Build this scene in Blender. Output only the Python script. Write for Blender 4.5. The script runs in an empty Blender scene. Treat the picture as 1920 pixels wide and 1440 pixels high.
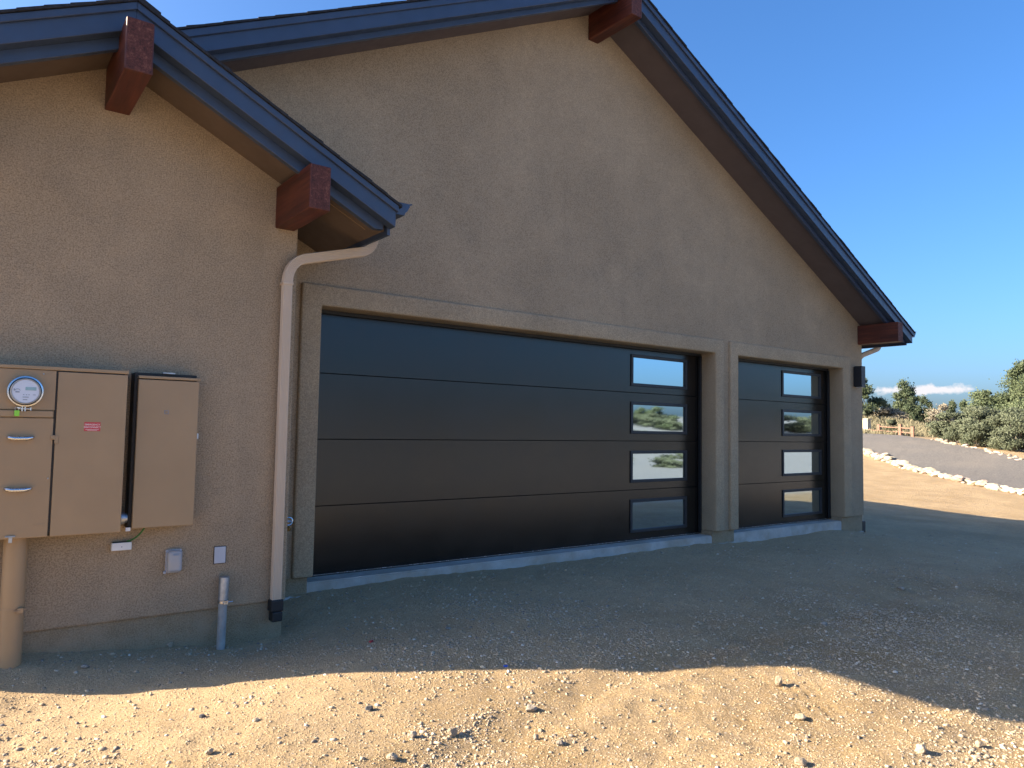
import bpy, bmesh, math, random
import numpy as np
from mathutils import Vector, Matrix
random.seed(7); RNG = np.random.default_rng(11)
S = bpy.context.scene; COL = S.collection
Z0 = 1.45                       # eye height: every z below is measured from the eye, Z0 lifts it to the world

# ------------------------------------------------------------------ camera, sky, sun, exposure
CR = np.array([0.79715813, -0.60354515, 0.01649772])
CU = np.array([-0.0506758, -0.0396542, 0.99792761])
CF = np.array([0.60164016, 0.79634214, 0.0621958]); FPX = 1377.04
cam = bpy.data.cameras.new('camera'); camo = bpy.data.objects.new('camera', cam); COL.objects.link(camo)
M = Matrix(((CR[0], CU[0], -CF[0], 0), (CR[1], CU[1], -CF[1], 0), (CR[2], CU[2], -CF[2], Z0), (0, 0, 0, 1)))
camo.matrix_world = M
cam.sensor_fit = 'HORIZONTAL'; cam.sensor_width = 36; cam.lens = FPX / 1920 * 36
cam.clip_start = 0.05; cam.clip_end = 3000
S.camera = camo

SUN_EL, SUN_DIR = 26.0, (0.865, -0.50)        # where the light travels to, seen from above
W = bpy.data.worlds.new('World'); S.world = W; W.use_nodes = True
nt = W.node_tree; nd = nt.nodes; lk = nt.links
bg = nd['Background']; bg.inputs[1].default_value = 0.080
sky = nd.new('ShaderNodeTexSky'); sky.sky_type = 'NISHITA'; sky.sun_disc = False
sky.sun_elevation = math.radians(SUN_EL); sky.sun_rotation = math.atan2(-SUN_DIR[0], -SUN_DIR[1])
sky.altitude = 1200; sky.air_density = 1.0; sky.dust_density = 8.5; sky.ozone_density = 6.5
hs = nd.new('ShaderNodeHueSaturation'); hs.inputs['Saturation'].default_value = 1.12; hs.inputs['Value'].default_value = 1.0
lk.new(sky.outputs[0], hs.inputs['Color'])
# a low bank of small clouds over the far hill (a direction on the sky, the same from everywhere)
tc = nd.new('ShaderNodeTexCoord'); sx = nd.new('ShaderNodeSeparateXYZ'); lk.new(tc.outputs['Generated'], sx.inputs[0])
def wm(op, a, b=None, c=None):
    n = nd.new('ShaderNodeMath'); n.operation = op
    for i, v in enumerate((a, b, c)):
        if v is None: continue
        if isinstance(v, (int, float)): n.inputs[i].default_value = v
        else: lk.new(v, n.inputs[i])
    return n.outputs[0]
az = wm('ARCTAN2', sx.outputs[0], sx.outputs[1])
mp = nd.new('ShaderNodeMapping'); mp.inputs['Scale'].default_value = (1, 1, 1.35); lk.new(tc.outputs['Generated'], mp.inputs[0])
cn = nd.new('ShaderNodeTexNoise'); cn.inputs['Scale'].default_value = 52; cn.inputs['Detail'].default_value = 5; cn.inputs['Roughness'].default_value = .58
lk.new(mp.outputs[0], cn.inputs['Vector'])
cn2 = nd.new('ShaderNodeTexNoise'); cn2.inputs['Scale'].default_value = 17; cn2.inputs['Detail'].default_value = 2
lk.new(mp.outputs[0], cn2.inputs['Vector'])
el = sx.outputs[2]
CZ, CH, CA0, CA1 = 0.0555, 0.0150, math.radians(62.3), math.radians(70.3)
v1 = wm('SUBTRACT', 1.0, wm('ABSOLUTE', wm('DIVIDE', wm('SUBTRACT', el, CZ), CH)))
h1 = wm('SUBTRACT', 1.0, wm('POWER', wm('ABSOLUTE', wm('DIVIDE', wm('SUBTRACT', az, (CA0 + CA1) / 2), (CA1 - CA0) / 2)), 4.0))
env = wm('MULTIPLY', wm('MAXIMUM', v1, 0.0), wm('MAXIMUM', h1, 0.0))
dens = wm('SUBTRACT', wm('MULTIPLY', env, wm('ADD', 0.75, cn2.outputs[0])), wm('MULTIPLY', wm('SUBTRACT', 1.0, cn.outputs[0]), 1.62))
cm = nd.new('ShaderNodeMapRange'); cm.inputs['From Min'].default_value = -0.08; cm.inputs['From Max'].default_value = 0.26
lk.new(dens, cm.inputs['Value']); cm.clamp = True
cmix = nd.new('ShaderNodeMix'); cmix.data_type = 'RGBA'
lk.new(wm('MULTIPLY', cm.outputs[0], 0.92), cmix.inputs['Factor']); lk.new(hs.outputs[0], cmix.inputs['A'])
cmix.inputs['B'].default_value = (3.1, 3.0, 3.1, 1)
lk.new(cmix.outputs['Result'], bg.inputs[0])

sl = bpy.data.lights.new('sun', 'SUN'); sl.energy = 4.5; sl.angle = math.radians(0.53); sl.color = (1.0, 0.84, 0.62)
so = bpy.data.objects.new('sun', sl); COL.objects.link(so)
kz = math.tan(math.radians(SUN_EL)) * math.hypot(*SUN_DIR)
so.rotation_euler = Vector((SUN_DIR[0], SUN_DIR[1], -kz)).to_track_quat('-Z', 'Y').to_euler()
so.location = (-20, 12, 20)
S.view_settings.view_transform = 'Standard'; S.view_settings.look = 'None'
S.view_settings.gamma = 1; S.view_settings.use_curve_mapping = False
S.view_settings.exposure = 2.03

# ------------------------------------------------------------------ helpers
def ray(px, py):
    return CF * FPX + CR * (px - 960) - CU * (py - 720)
def at(px, py, t):              # the point seen there, t metres along the view axis
    return ray(px, py) * t / FPX
def onY(px, py, Y): d = ray(px, py); return d * Y / d[1]
def onZ(px, py, Z): d = ray(px, py); return d * Z / d[2]

class MatB:
    def __init__(s, name):
        s.m = bpy.data.materials.new(name); s.m.use_nodes = True
        s.t = s.m.node_tree; s.n = s.t.nodes; s.l = s.t.links; s.b = s.n['Principled BSDF']
        s.pos = s.n.new('ShaderNodeNewGeometry').outputs['Position']
    def noise(s, scale, detail=4, rough=.55, stretch=None):
        n = s.n.new('ShaderNodeTexNoise'); n.inputs['Scale'].default_value = scale
        n.inputs['Detail'].default_value = detail; n.inputs['Roughness'].default_value = rough
        v = s.pos
        if stretch:
            mp = s.n.new('ShaderNodeMapping'); mp.inputs['Scale'].default_value = stretch; s.l.new(v, mp.inputs[0]); v = mp.outputs[0]
        s.l.new(v, n.inputs['Vector']); return n.outputs[0]
    def voro(s, scale, feature='F1', out=0, stretch=None):
        n = s.n.new('ShaderNodeTexVoronoi'); n.feature = feature; n.inputs['Scale'].default_value = scale
        s.l.new(s.pos, n.inputs['Vector']); return n.outputs[out]
    def math(s, op, a, b=None):
        n = s.n.new('ShaderNodeMath'); n.operation = op
        for i, v in enumerate((a, b)):
            if v is None: continue
            if isinstance(v, (int, float)): n.inputs[i].default_value = v
            else: s.l.new(v, n.inputs[i])
        return n.outputs[0]
    def rng(s, v, a, b, c, d):
        n = s.n.new('ShaderNodeMapRange'); s.l.new(v, n.inputs['Value'])
        for k, x in zip(('From Min', 'From Max', 'To Min', 'To Max'), (a, b, c, d)): n.inputs[k].default_value = x
        return n.outputs[0]
    def mix(s, f, a, b, mode='MIX'):
        n = s.n.new('ShaderNodeMix'); n.data_type = 'RGBA'; n.blend_type = mode
        for k, v in (('Factor', f), ('A', a), ('B', b)):
            if isinstance(v, (int, float)): n.inputs[k].default_value = v
            elif isinstance(v, tuple): n.inputs[k].default_value = (*v, 1)
            else: s.l.new(v, n.inputs[k])
        return n.outputs['Result']
    def ramp(s, v, stops):
        n = s.n.new('ShaderNodeValToRGB'); e = n.color_ramp.elements
        while len(e) < len(stops): e.new(.5)
        for x, (p, c) in zip(e, stops): x.position = p; x.color = (*c, 1)
        s.l.new(v, n.inputs[0]); return n.outputs[0]
    def bump(s, h, strength, dist):
        n = s.n.new('ShaderNodeBump'); n.inputs['Strength'].default_value = strength; n.inputs['Distance'].default_value = dist
        s.l.new(h, n.inputs['Height'])
        s.l.new(n.outputs[0], s.b.inputs['Normal']); return n
    def set(s, color=None, rough=None, metal=None, spec=None):
        for k, v in (('Base Color', color), ('Roughness', rough), ('Metallic', metal), ('Specular IOR Level', spec)):
            if v is None: continue
            if isinstance(v, tuple): s.b.inputs[k].default_value = (*v, 1)
            elif isinstance(v, (int, float)): s.b.inputs[k].default_value = v
            else: s.l.new(v, s.b.inputs[k])
        return s

def plain(name, c, rough=.5, metal=0., var=.12, scale=9., spec=.5, bump=0., bscale=120.):
    m = MatB(name); n = m.noise(scale, 5)
    m.set(m.mix(m.rng(n, .3, .7, 0, 1), tuple(x * (1 - var) for x in c), tuple(min(1, x * (1 + var)) for x in c)),
          m.rng(m.noise(scale * 3), .3, .7, max(0.02, rough - .08), min(1, rough + .08)), metal, spec)
    if bump: m.bump(m.noise(bscale, 3), bump, .002)
    return m.m

def stucco(name, c):
    m = MatB(name)
    grain = m.math('ADD', m.math('MULTIPLY', m.noise(105, 3, .6), .65), m.math('MULTIPLY', m.noise(230, 2, .6), .35))
    big = m.noise(.75, 5, .62); mid = m.noise(3.3, 4, .6)
    col = m.mix(m.rng(big, .40, .60, 0, 1), tuple(x * .90 for x in c), tuple(x * 1.05 for x in c))
    col = m.mix(m.rng(mid, .46, .72, 0, .36), col, tuple(x * y for x, y in zip(c, (.70, .74, .80))))
    col = m.mix(m.rng(grain, .40, .60, .0, 1), m.mix(1.0, col, (.70, .68, .66), 'MULTIPLY'), m.mix(1.0, col, (1.22, 1.21, 1.2), 'MULTIPLY'))
    streak = m.noise(1.0, 4, .6, (5.5, 5.5, .45))
    col = m.mix(m.rng(streak, .56, .74, 0, .22), col, tuple(x * .7 for x in c))
    zp = m.n.new('ShaderNodeSeparateXYZ'); m.l.new(m.pos, zp.inputs[0])      # dust splashed up from the yard
    sp = m.math('MULTIPLY', m.rng(zp.outputs[2], .02, .42, 1, 0), m.rng(m.noise(6, 5, .7), .38, .66, 0, .55))
    col = m.mix(sp, col, (.40, .31, .21))
    m.set(col, .93, 0, .25)
    m.bump(m.math('ADD', m.math('MULTIPLY', grain, .8), m.math('MULTIPLY', m.noise(9, 3), .5)), .75, .012)
    return m.m

MAT = {}
MAT['stucco'] = stucco('stucco', (.388, .290, .190))
MAT['stucco_trim'] = stucco('stucco_trim', (.425, .318, .204))
MAT['stucco_base'] = stucco('stucco_base', (.325, .242, .148))
MAT['fascia'] = plain('fascia_paint', (.036, .055, .100), .42, 0, .10, 6, .55, .12, 60)
MAT['soffit'] = plain('soffit_paint', (.128, .092, .072), .75, 0, .10, 4, .3)
MAT['soffit_grey'] = plain('soffit_paint_grey', (.125, .098, .098), .75, 0, .08, 4, .3)
MAT['subsoffit'] = plain('soffit_board', (.13, .095, .066), .8, 0, .14, 5, .3)
MAT['shingle'] = plain('asphalt_shingle', (.030, .031, .036), .95, 0, .35, 40, .2, .6, 200)
MAT['metal_box'] = plain('beige_enamel', (.345, .228, .122), .46, 0, .05, 3, .5, .05, 30)
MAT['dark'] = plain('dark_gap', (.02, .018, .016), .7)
MAT['black'] = plain('black_powder_coat', (.013, .014, .018), .5)
MAT['rubber'] = plain('black_rubber', (.012, .012, .013), .55)
MAT['chrome'] = plain('bright_steel', (.62, .63, .65), .24, 1, .05)
MAT['galv'] = plain('galvanised_steel', (.42, .44, .46), .45, .85, .2, 25)
MAT['pvc_grey'] = plain('grey_pvc', (.33, .32, .30), .5, 0, .2, 14)
MAT['white'] = plain('white_plastic', (.70, .70, .70), .5, 0, .05)
MAT['plate'] = plain('grey_cover_plate', (.50, .50, .53), .5, 0, .04)
MAT['downspout'] = plain('tan_downspout', (.56, .43, .31), .45, 0, .04, 3, .5)
MAT['brass'] = plain('brass', (.60, .36, .12), .3, 1, .1)
MAT['red_print'] = plain('red_sticker', (.55, .05, .055), .5, 0, .06)
MAT['white_print'] = plain('white_print', (.72, .66, .64), .6, 0, .04)
MAT['grey_print'] = plain('grey_print', (.20, .24, .30), .6, 0, .04)
MAT['lime'] = plain('lime_plastic', (.28, .68, .06), .45, 0, .08)
MAT['lcd'] = plain('meter_display', (.27, .42, .45), .25)
MAT['dial'] = plain('meter_dial', (.62, .66, .74), .4, 0, .04)
MAT['wire'] = plain('green_wire', (.03, .16, .03), .5)
MAT['blue_scrap'] = plain('blue_plastic', (.02, .09, .5), .5)
MAT['red_scrap'] = plain('red_plastic', (.45, .04, .05), .5)
MAT['cedar'] = plain('red_cedar', (.23, .125, .085), .8, 0, .25, 14)
MAT['pale_post'] = plain('pale_block', (.50, .42, .31), .9, 0, .12, 8)
def glass_mirror():
    m = MatB('reflective_glass'); m.set((.42, .53, .60), .025, 1.0)
    m.bump(m.noise(1.6, 1), .05, .01); return m.m
MAT['glass'] = glass_mirror()
def clear_plastic():
    m = MatB('clear_plastic'); m.set((.80, .80, .82), .10, 0, .8); m.b.inputs['Transmission Weight'].default_value = .62; m.b.inputs['IOR'].default_value = 1.35; return m.m
MAT['clear'] = clear_plastic()
def wood():
    m = MatB('stained_timber')
    g = m.noise(7, 6, .65, (1.6, .12, 1.6)); g2 = m.noise(46, 3, .6, (1, .06, 1)); big = m.noise(3.2, 3)
    c = m.ramp(m.math('ADD', m.math('MULTIPLY', g, .65), m.math('MULTIPLY', g2, .35)), [(.30, (.026, .007, .005)), (.5, (.088, .020, .011)), (.70, (.19, .050, .024))])
    c = m.mix(m.rng(big, .45, .7, 0, .55), c, (.055, .013, .012))
    kn = m.voro(5.0); c = m.mix(m.rng(kn, .0, .10, .75, 0), c, (.018, .006, .004))
    m.set(c, .52, 0, .45); m.bump(g2, .4, .003); return m.m
MAT['wood'] = wood()
def endgrain():
    m = MatB('timber_end_grain')
    n = m.noise(26, 5, .7); s = m.noise(90, 3, .7)
    c = m.ramp(m.math('ADD', m.math('MULTIPLY', n, .5), m.math('MULTIPLY', s, .5)), [(.36, (.034, .011, .008)), (.52, (.100, .029, .020)), (.68, (.22, .085, .058))])
    m.set(c, .7, 0, .35); m.bump(s, .5, .003); return m.m
MAT['endgrain'] = endgrain()
def doorpaint():
    m = MatB('satin_black_brown_paint')
    sm = m.noise(2.2, 4, .6); fine = m.noise(260, 2, .5, (1, 1, .35))
    m.set(m.mix(m.rng(sm, .35, .65, 0, 1), (.0070, .0056, .0048), (.0105, .0084, .0072)), m.math('ADD', m.rng(sm, .3, .7, .17, .22), m.rng(m.noise(14, 3), .5, .8, 0, .05)), 0, .54)
    m.bump(fine, .16, .002); return m.m
MAT['door'] = doorpaint()
def concrete():
    m = MatB('pale_concrete')
    n = m.noise(5, 6, .65); f = m.noise(60, 4, .7); p = m.voro(38)
    c = m.mix(m.rng(n, .35, .65, 0, 1), (.40, .378, .35), (.55, .525, .485)); c = m.mix(m.rng(p, .0, .12, .55, 0), c, (.15, .15, .15))
    c = m.mix(m.rng(m.noise(2.2, 5, .7), .42, .62, .1, .65), c, (.36, .29, .21))
    m.set(c, .9, 0, .3); m.bump(f, .4, .006); return m.m
MAT['concrete'] = concrete()

WL = {}
def tag(o, label=None, cat=None, group=None, kind=None):
    for k, v in (('label', label), ('category', cat), ('group', group), ('kind', kind)):
        if v: o[k] = v
    return o
def thing(name, label, cat, loc, group=None):
    o = bpy.data.objects.new(name, None); COL.objects.link(o); o.empty_display_size = .1
    o.location = (loc[0], loc[1], loc[2] + Z0); WL[o.name] = np.array(loc, float); return tag(o, label, cat, group)
def link(name, me, mat, parent=None, origin=None):
    """me holds vertices in eye-level coordinates; they are moved to the object's own origin."""
    n = len(me.vertices); co = np.empty(n * 3); me.vertices.foreach_get('co', co); co = co.reshape(-1, 3)
    if parent is not None: og = WL[parent.name]
    elif origin is not None: og = np.array(origin, float)
    else: og = np.array([(co[:, 0].min() + co[:, 0].max()) / 2, (co[:, 1].min() + co[:, 1].max()) / 2, co[:, 2].min()])
    me.vertices.foreach_set('co', (co - og).ravel()); me.update()
    o = bpy.data.objects.new(name, me); COL.objects.link(o)
    if parent is not None: o.parent = parent
    else: o.location = (og[0], og[1], og[2] + Z0)
    WL[o.name] = og
    for m in (mat if isinstance(mat, (list, tuple)) else [mat]): me.materials.append(m)
    return o
def obj(name, bm, mat, parent=None, smooth=False, bev=0., seg=2, origin=None):
    bmesh.ops.recalc_face_normals(bm, faces=bm.faces)
    if bev:
        es = [e for e in bm.edges if len(e.link_faces) == 2 and e.calc_face_angle(0) > .5]
        bmesh.ops.bevel(bm, geom=es, offset=bev, segments=seg, affect='EDGES', clamp_overlap=True, profile=.5)
    me = bpy.data.meshes.new(name); bm.to_mesh(me); bm.free()
    if smooth:
        me.polygons.foreach_set('use_smooth', [True] * len(me.polygons))
        try: me.set_sharp_from_angle(angle=math.radians(38))
        except Exception: pass
    return link(name, me, mat, parent, origin)
def box(bm, x0, x1, y0, y1, z0, z1):
    v = [bm.verts.new((x, y, z)) for x in (x0, x1) for y in (y0, y1) for z in (z0, z1)]
    for f in ((0, 1, 3, 2), (4, 6, 7, 5), (0, 4, 5, 1), (2, 3, 7, 6), (0, 2, 6, 4), (1, 5, 7, 3)): bm.faces.new([v[i] for i in f])
    return v
def B(*a):
    bm = bmesh.new(); box(bm, *a); return bm
def prism(bm, pts, y0, y1, axis='y'):
    """polygon (u,z) extruded along y (or along x when axis is 'x', u then being y)."""
    mk = {'y': lambda u, z, w: (u, w, z), 'x': lambda u, z, w: (w, u, z), 'z': lambda u, z, w: (u, z, w)}[axis]
    a = [bm.verts.new(mk(u, z, y0)) for u, z in pts]; b = [bm.verts.new(mk(u, z, y1)) for u, z in pts]
    bm.faces.new(a); bm.faces.new(b[::-1])
    for i in range(len(pts)): j = (i + 1) % len(pts); bm.faces.new((a[i], b[i], b[j], a[j]))
def P(pts, y0, y1, axis='y'):
    bm = bmesh.new(); prism(bm, pts, y0, y1, axis); return bm
def tube(bm, pts, r, n=12, caps=True, sect=None):
    """round (or sect-shaped) section swept along pts"""
    pts = [Vector(p) for p in pts]; rings = []; up = None
    for i, p in enumerate(pts):
        d = (pts[min(i + 1, len(pts) - 1)] - pts[max(i - 1, 0)]).normalized()
        if up is None:
            up = Vector((0, 0, 1)) if abs(d.z) < .9 else Vector((0, 1, 0))
        sd = d.cross(up).normalized(); up = sd.cross(d).normalized()
        rr = r[i] if isinstance(r, (list, tuple)) else r
        sec = sect or [(math.cos(k * 2 * math.pi / n), math.sin(k * 2 * math.pi / n)) for k in range(n)]
        rings.append([bm.verts.new(p + sd * (a * rr) + up * (b * rr)) for a, b in sec])
    for a, b in zip(rings, rings[1:]):
        for i in range(len(a)): j = (i + 1) % len(a); bm.faces.new((a[i], a[j], b[j], b[i]))
    if caps: bm.faces.new(rings[0][::-1]); bm.faces.new(rings[-1])
def T(pts, r, n=12, **k):
    bm = bmesh.new(); tube(bm, pts, r, n, **k); return bm
def lathe_y(bm, cx, cz, prof, n=40):
    """profile [(radius, y)] turned about an axis along y"""
    rings = [[bm.verts.new((cx + r * math.cos(k * 2 * math.pi / n), y, cz + r * math.sin(k * 2 * math.pi / n))) for k in range(n)] if r > 1e-6 else [bm.verts.new((cx, y, cz))] for r, y in prof]
    for a, b in zip(rings, rings[1:]):
        if len(a) == 1 and len(b) == 1: continue
        for i in range(n):
            j = (i + 1) % n
            if len(a) == 1: bm.faces.new((a[0], b[j], b[i]))
            elif len(b) == 1: bm.faces.new((a[i], a[j], b[0]))
            else: bm.faces.new((a[i], a[j], b[j], b[i]))
def np_mesh(name, verts, faces):
    """fast mesh from arrays; faces (n,k) all of one size"""
    me = bpy.data.meshes.new(name); k = faces.shape[1]
    me.vertices.add(len(verts)); me.vertices.foreach_set('co', np.asarray(verts, float).ravel())
    me.loops.add(faces.size); me.loops.foreach_set('vertex_index', faces.ravel().astype(np.int32))
    me.polygons.add(len(faces)); me.polygons.foreach_set('loop_start', np.arange(0, faces.size, k, dtype=np.int32))
    me.polygons.foreach_set('loop_total', np.full(len(faces), k, dtype=np.int32))
    me.update(calc_edges=True); me.validate(); return me

# ------------------------------------------------------------------ terrain
def cp(px, py, z): return onZ(px, py, z)
def atz(px, py, t): p = at(px, py, t); return tuple(p)
CTRL = [(.3, 4.75, -1.535), (1.7, 4.1, -1.455), (2.7, 3.6, -1.465), (.4, 5.35, -1.45), (1.3, 5.35, -1.52), (2.0, 5.4, -1.535), (2.5, 6.15, -1.425), (5, 6.15, -1.428), (8, 6.15, -1.44), (9.6, 6.15, -1.49), (11.2, 6.15, -1.50), (11.8, 6.1, -1.58),
        (-1, 5, -1.46), (-4, 4, -1.5), (-8, 6, -1.5), (0, 3.4, -1.50), (2, 3.4, -1.50), (2, 2.2, -1.54), (4, 1, -1.57), (0, 0, -1.6), (4.4, 2.5, -1.485), (5, 4, -1.47), (8, 3.5, -1.55),
        (12, 3, -1.72), (8, 0, -1.68), (14, -2, -1.8), (0, -6, -1.7), (10, -10, -1.75), (-12, -6, -1.6), (25, -12, -1.7), (6, 10, -1.5), (3, 14, -1.5), (-8, 14, -1.5),
        (18.6, 6.1, -1.80), (18.3, 9.4, -1.64), (15, 8, -1.62), (15, 5, -1.72), (22, 2, -1.85), (17, 13, -1.45), (13.5, 11, -1.45),
        atz(1920, 929, 22), atz(1860, 916, 23.5), atz(1800, 903, 25), atz(1700, 878, 29), atz(1625, 853, 33), atz(1580, 840, 36),
        atz(1920, 865, 30), atz(1840, 845, 33), atz(1750, 828, 37), atz(1687, 817.5, 41), atz(1621, 815, 45), atz(1560, 812, 48),
        atz(1720, 797, 55), atz(1640, 789, 60), atz(1560, 785, 64), atz(1850, 832, 42), atz(1920, 835, 44), atz(2050, 860, 40), atz(2050, 930, 24),
        (60, 70, 2.6), (30, 75, 2.6), (90, 60, 2.6), (110, 110, 2.2), (60, 25, -.9), (90, 10, -1), (140, 40, 0), (0, 80, 2), (-60, 60, 1), (-60, 0, -1), (150, 150, 2), (60, 180, 2), (200, 60, 1),
        (40, -25, -1.2), (60, -50, .2), (30, -50, -.2), (90, -70, 1.3), (60, -100, 1.8), (110, -110, 3.0), (0, -60, 0), (-40, -60, 0), (0, -140, 3), (140, -60, 2.6), (180, -140, 5), (-120, -120, 2), (-150, 60, 1), (-100, 160, 1)]
CTRL = np.array(CTRL)
def tps_fit(P_, lam=.02):
    n = len(P_); d = np.hypot(P_[:, None, 0] - P_[None, :, 0], P_[:, None, 1] - P_[None, :, 1])
    K = d + np.eye(n) * -lam        # biharmonic-like linear kernel, no overshoot far away
    A = np.zeros((n + 1, n + 1)); A[:n, :n] = K; A[:n, n] = 1; A[n, :n] = 1
    return np.linalg.solve(A, np.r_[P_[:, 2], 0])
def kern(P_, c):                     # softened |r| so that the control points are not cusps
    return np.sqrt((P_[:, None, 0] - c[None, :, 0]) ** 2 + (P_[:, None, 1] - c[None, :, 1]) ** 2 + SOFT)
SOFT = .8
nC = len(CTRL); _A = np.zeros((nC + 1, nC + 1)); _A[:nC, :nC] = kern(CTRL, CTRL); _A[:nC, nC] = 1; _A[nC, :nC] = 1
TW = np.linalg.solve(_A, np.r_[CTRL[:, 2], 0])
def terrain(x, y):
    x = np.atleast_1d(np.asarray(x, float)); y = np.atleast_1d(np.asarray(y, float)); q = np.stack([x.ravel(), y.ravel()], 1)
    out = np.empty(len(q))
    for i in range(0, len(q), 40000): out[i:i + 40000] = kern(q[i:i + 40000], CTRL) @ TW[:nC] + TW[nC]
    return out.reshape(x.shape)
def th(x, y): return float(terrain([x], [y])[0])
_lat = RNG.random((256, 256))
def vnoise(x, y):
    xi = np.floor(x).astype(int); yi = np.floor(y).astype(int); fx = x - xi; fy = y - yi
    fx = fx * fx * (3 - 2 * fx); fy = fy * fy * (3 - 2 * fy); g = lambda a, b: _lat[a & 255, b & 255]
    return (g(xi, yi) * (1 - fx) + g(xi + 1, yi) * fx) * (1 - fy) + (g(xi, yi + 1) * (1 - fx) + g(xi + 1, yi + 1) * fx) * fy - .5
def ground_detail(x, y):
    d = np.hypot(x, y); near = np.clip(1.4 - d / 22, .25, 1)
    h = .045 * vnoise(x * .55 + 3, y * .55) + .022 * vnoise(x * 1.7, y * 1.7 + 9) + .014 * vnoise(x * 4.7, y * 4.7)
    h = h + .015 * vnoise(x * 11, y * 11 + 5) * (vnoise(x * .9 + 40, y * .9) + .55) + \
        .012 * vnoise(x * 21, y * 21) * (vnoise(x * 1.1 + 70, y * 1.1) + .6) * near
    for off in (1.15, 2.75):      # old wheel ruts running across the yard to the doors
        q = y - (off + .10 * x + .18 * vnoise(x * .35 + off, x * 0 + 2)); h = h - .016 * np.exp(-(q / .13) ** 2) + .008 * np.exp(-((np.abs(q) - .24) / .07) ** 2)
    # worn wheel path with cleat marks, in front of the wide door
    u = (x - 3.86) * .80 - (y - 2.34) * .60; v = (x - 3.86) * .60 + (y - 2.34) * .80
    m = np.exp(-(u / .17) ** 4) * np.exp(-((v - .02) / .30) ** 4)
    h = h * (1 - .6 * m) + m * .0055 * np.sign(np.sin(u * 2 * math.pi / .062)) * (np.abs(np.sin(v * 6.0)) > .25)
    return h
def ground_z(x, y):
    x = np.atleast_1d(np.asarray(x, float)); y = np.atleast_1d(np.asarray(y, float))
    return terrain(x, y) + ground_detail(x, y)
def axis_coords(lo, hi, fine, far_lo, far_hi, g=1.07):
    c = list(np.arange(lo, hi + 1e-6, fine)); s = fine; a = c[-1]
    while a < far_hi: s *= g; a += s; c.append(a)
    s = fine; a = lo; pre = []
    while a > far_lo: s *= g; a -= s; pre.append(a)
    return np.array(pre[::-1] + c)
gx = axis_coords(-.6, 10.5, .026, -420, 520); gy = axis_coords(.6, 6.6, .026, -420, 520)
GX, GY = np.meshgrid(gx, gy); GZ = ground_z(GX.ravel(), GY.ravel())
nx, ny = len(gx), len(gy); idx = np.arange(nx * ny).reshape(ny, nx)
gf = np.stack([idx[:-1, :-1].ravel(), idx[:-1, 1:].ravel(), idx[1:, 1:].ravel(), idx[1:, :-1].ravel()], 1)
def sand():
    m = MatB('decomposed_granite')
    a = m.noise(1.1, 5, .6); b = m.noise(7, 5, .65); f = m.noise(75, 4, .7); g = m.noise(210, 3, .7)
    c = m.mix(m.rng(a, .38, .62, 0, 1), (.34, .240, .126), (.445, .323, .180))
    c = m.mix(m.rng(b, .42, .66, 0, .7), c, (.30, .228, .148))
    c = m.mix(m.rng(f, .36, .64, 0, 1), m.mix(1.0, c, (.72, .70, .69), 'MULTIPLY'), m.mix(1.0, c, (1.22, 1.22, 1.2), 'MULTIPLY'))
    v = m.voro(62, 'F1', 1); sv = m.n.new('ShaderNodeSeparateColor'); m.l.new(v, sv.inputs[0])
    vd = m.voro(62)
    c = m.mix(m.math('MULTIPLY', m.math('GREATER_THAN', sv.outputs[0], .80), m.rng(vd, .25, .45, .8, 0)), c, m.ramp(sv.outputs[1], [(0, (.16, .15, .14)), (.5, (.34, .28, .21)), (1, (.58, .54, .47))]))
    # dry grassland beyond the far road edge, by place
    sp = m.n.new('ShaderNodeSeparateXYZ'); m.l.new(m.pos, sp.inputs[0])
    dd = m.math('ADD', m.math('MULTIPLY', sp.outputs[0], .62), m.math('MULTIPLY', sp.outputs[1], .79))
    gm = m.rng(m.math('ADD', dd, m.math('MULTIPLY', m.noise(.25, 4), 6)), 46, 53, 0, 1)
    gc = m.mix(m.rng(m.noise(.35, 5), .4, .65, 0, 1), (.30, .245, .135), (.22, .205, .125))
    c = m.mix(gm, c, gc)
    # paler dusty ground before the doors, coloured to lift the shade there, ragged edge
    shade_lift = m.math('MULTIPLY', m.rng(m.math('ADD', sp.outputs[1], m.math('MULTIPLY', m.noise(.9, 5, .65), 2.4)), 4.2, 5.6, 0, 1), m.rng(m.math('ADD', sp.outputs[0], m.math('MULTIPLY', m.noise(.5, 3), 3)), 13, 17, 1, 0))
    c = m.mix(m.math('MULTIPLY', shade_lift, .8), c, m.mix(m.rng(f, .36, .64, 0, 1), m.mix(m.rng(b, .42, .64, 0, 1), (.45, .325, .19), (.38, .275, .155)), m.mix(m.rng(a, .4, .6, 0, 1), (.59, .43, .255), (.66, .485, .295))))
    pale = m.math('MULTIPLY', m.rng(m.math('ADD', sp.outputs[1], m.math('MULTIPLY', m.noise(.8, 3), 1.2)), .9, -.6, 0, 1), m.rng(m.math('ADD', dd, m.math('MULTIPLY', m.noise(.15, 3), 8)), 34, 46, 1, .25))
    c = m.mix(pale, c, m.mix(m.rng(f, .36, .64, 0, 1), (.255, .25, .24), (.385, .375, .355)))     # pale crushed-rock drive in front of the yard
    m.set(c, .96, 0, .2)
    m.bump(m.math('ADD', m.math('ADD', m.math('MULTIPLY', f, .7), m.math('MULTIPLY', g, .35)), m.math('MULTIPLY', b, .6)), 1.0, .024)
    return m.m
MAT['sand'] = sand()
gme = np_mesh('ground', np.stack([GX.ravel(), GY.ravel(), GZ], 1), gf)
gme.polygons.foreach_set('use_smooth', [True] * len(gme.polygons))
tag(link('ground', gme, MAT['sand'], origin=(0, 0, -1.45)), kind='structure', label='tan decomposed granite yard in front of the garage')

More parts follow.
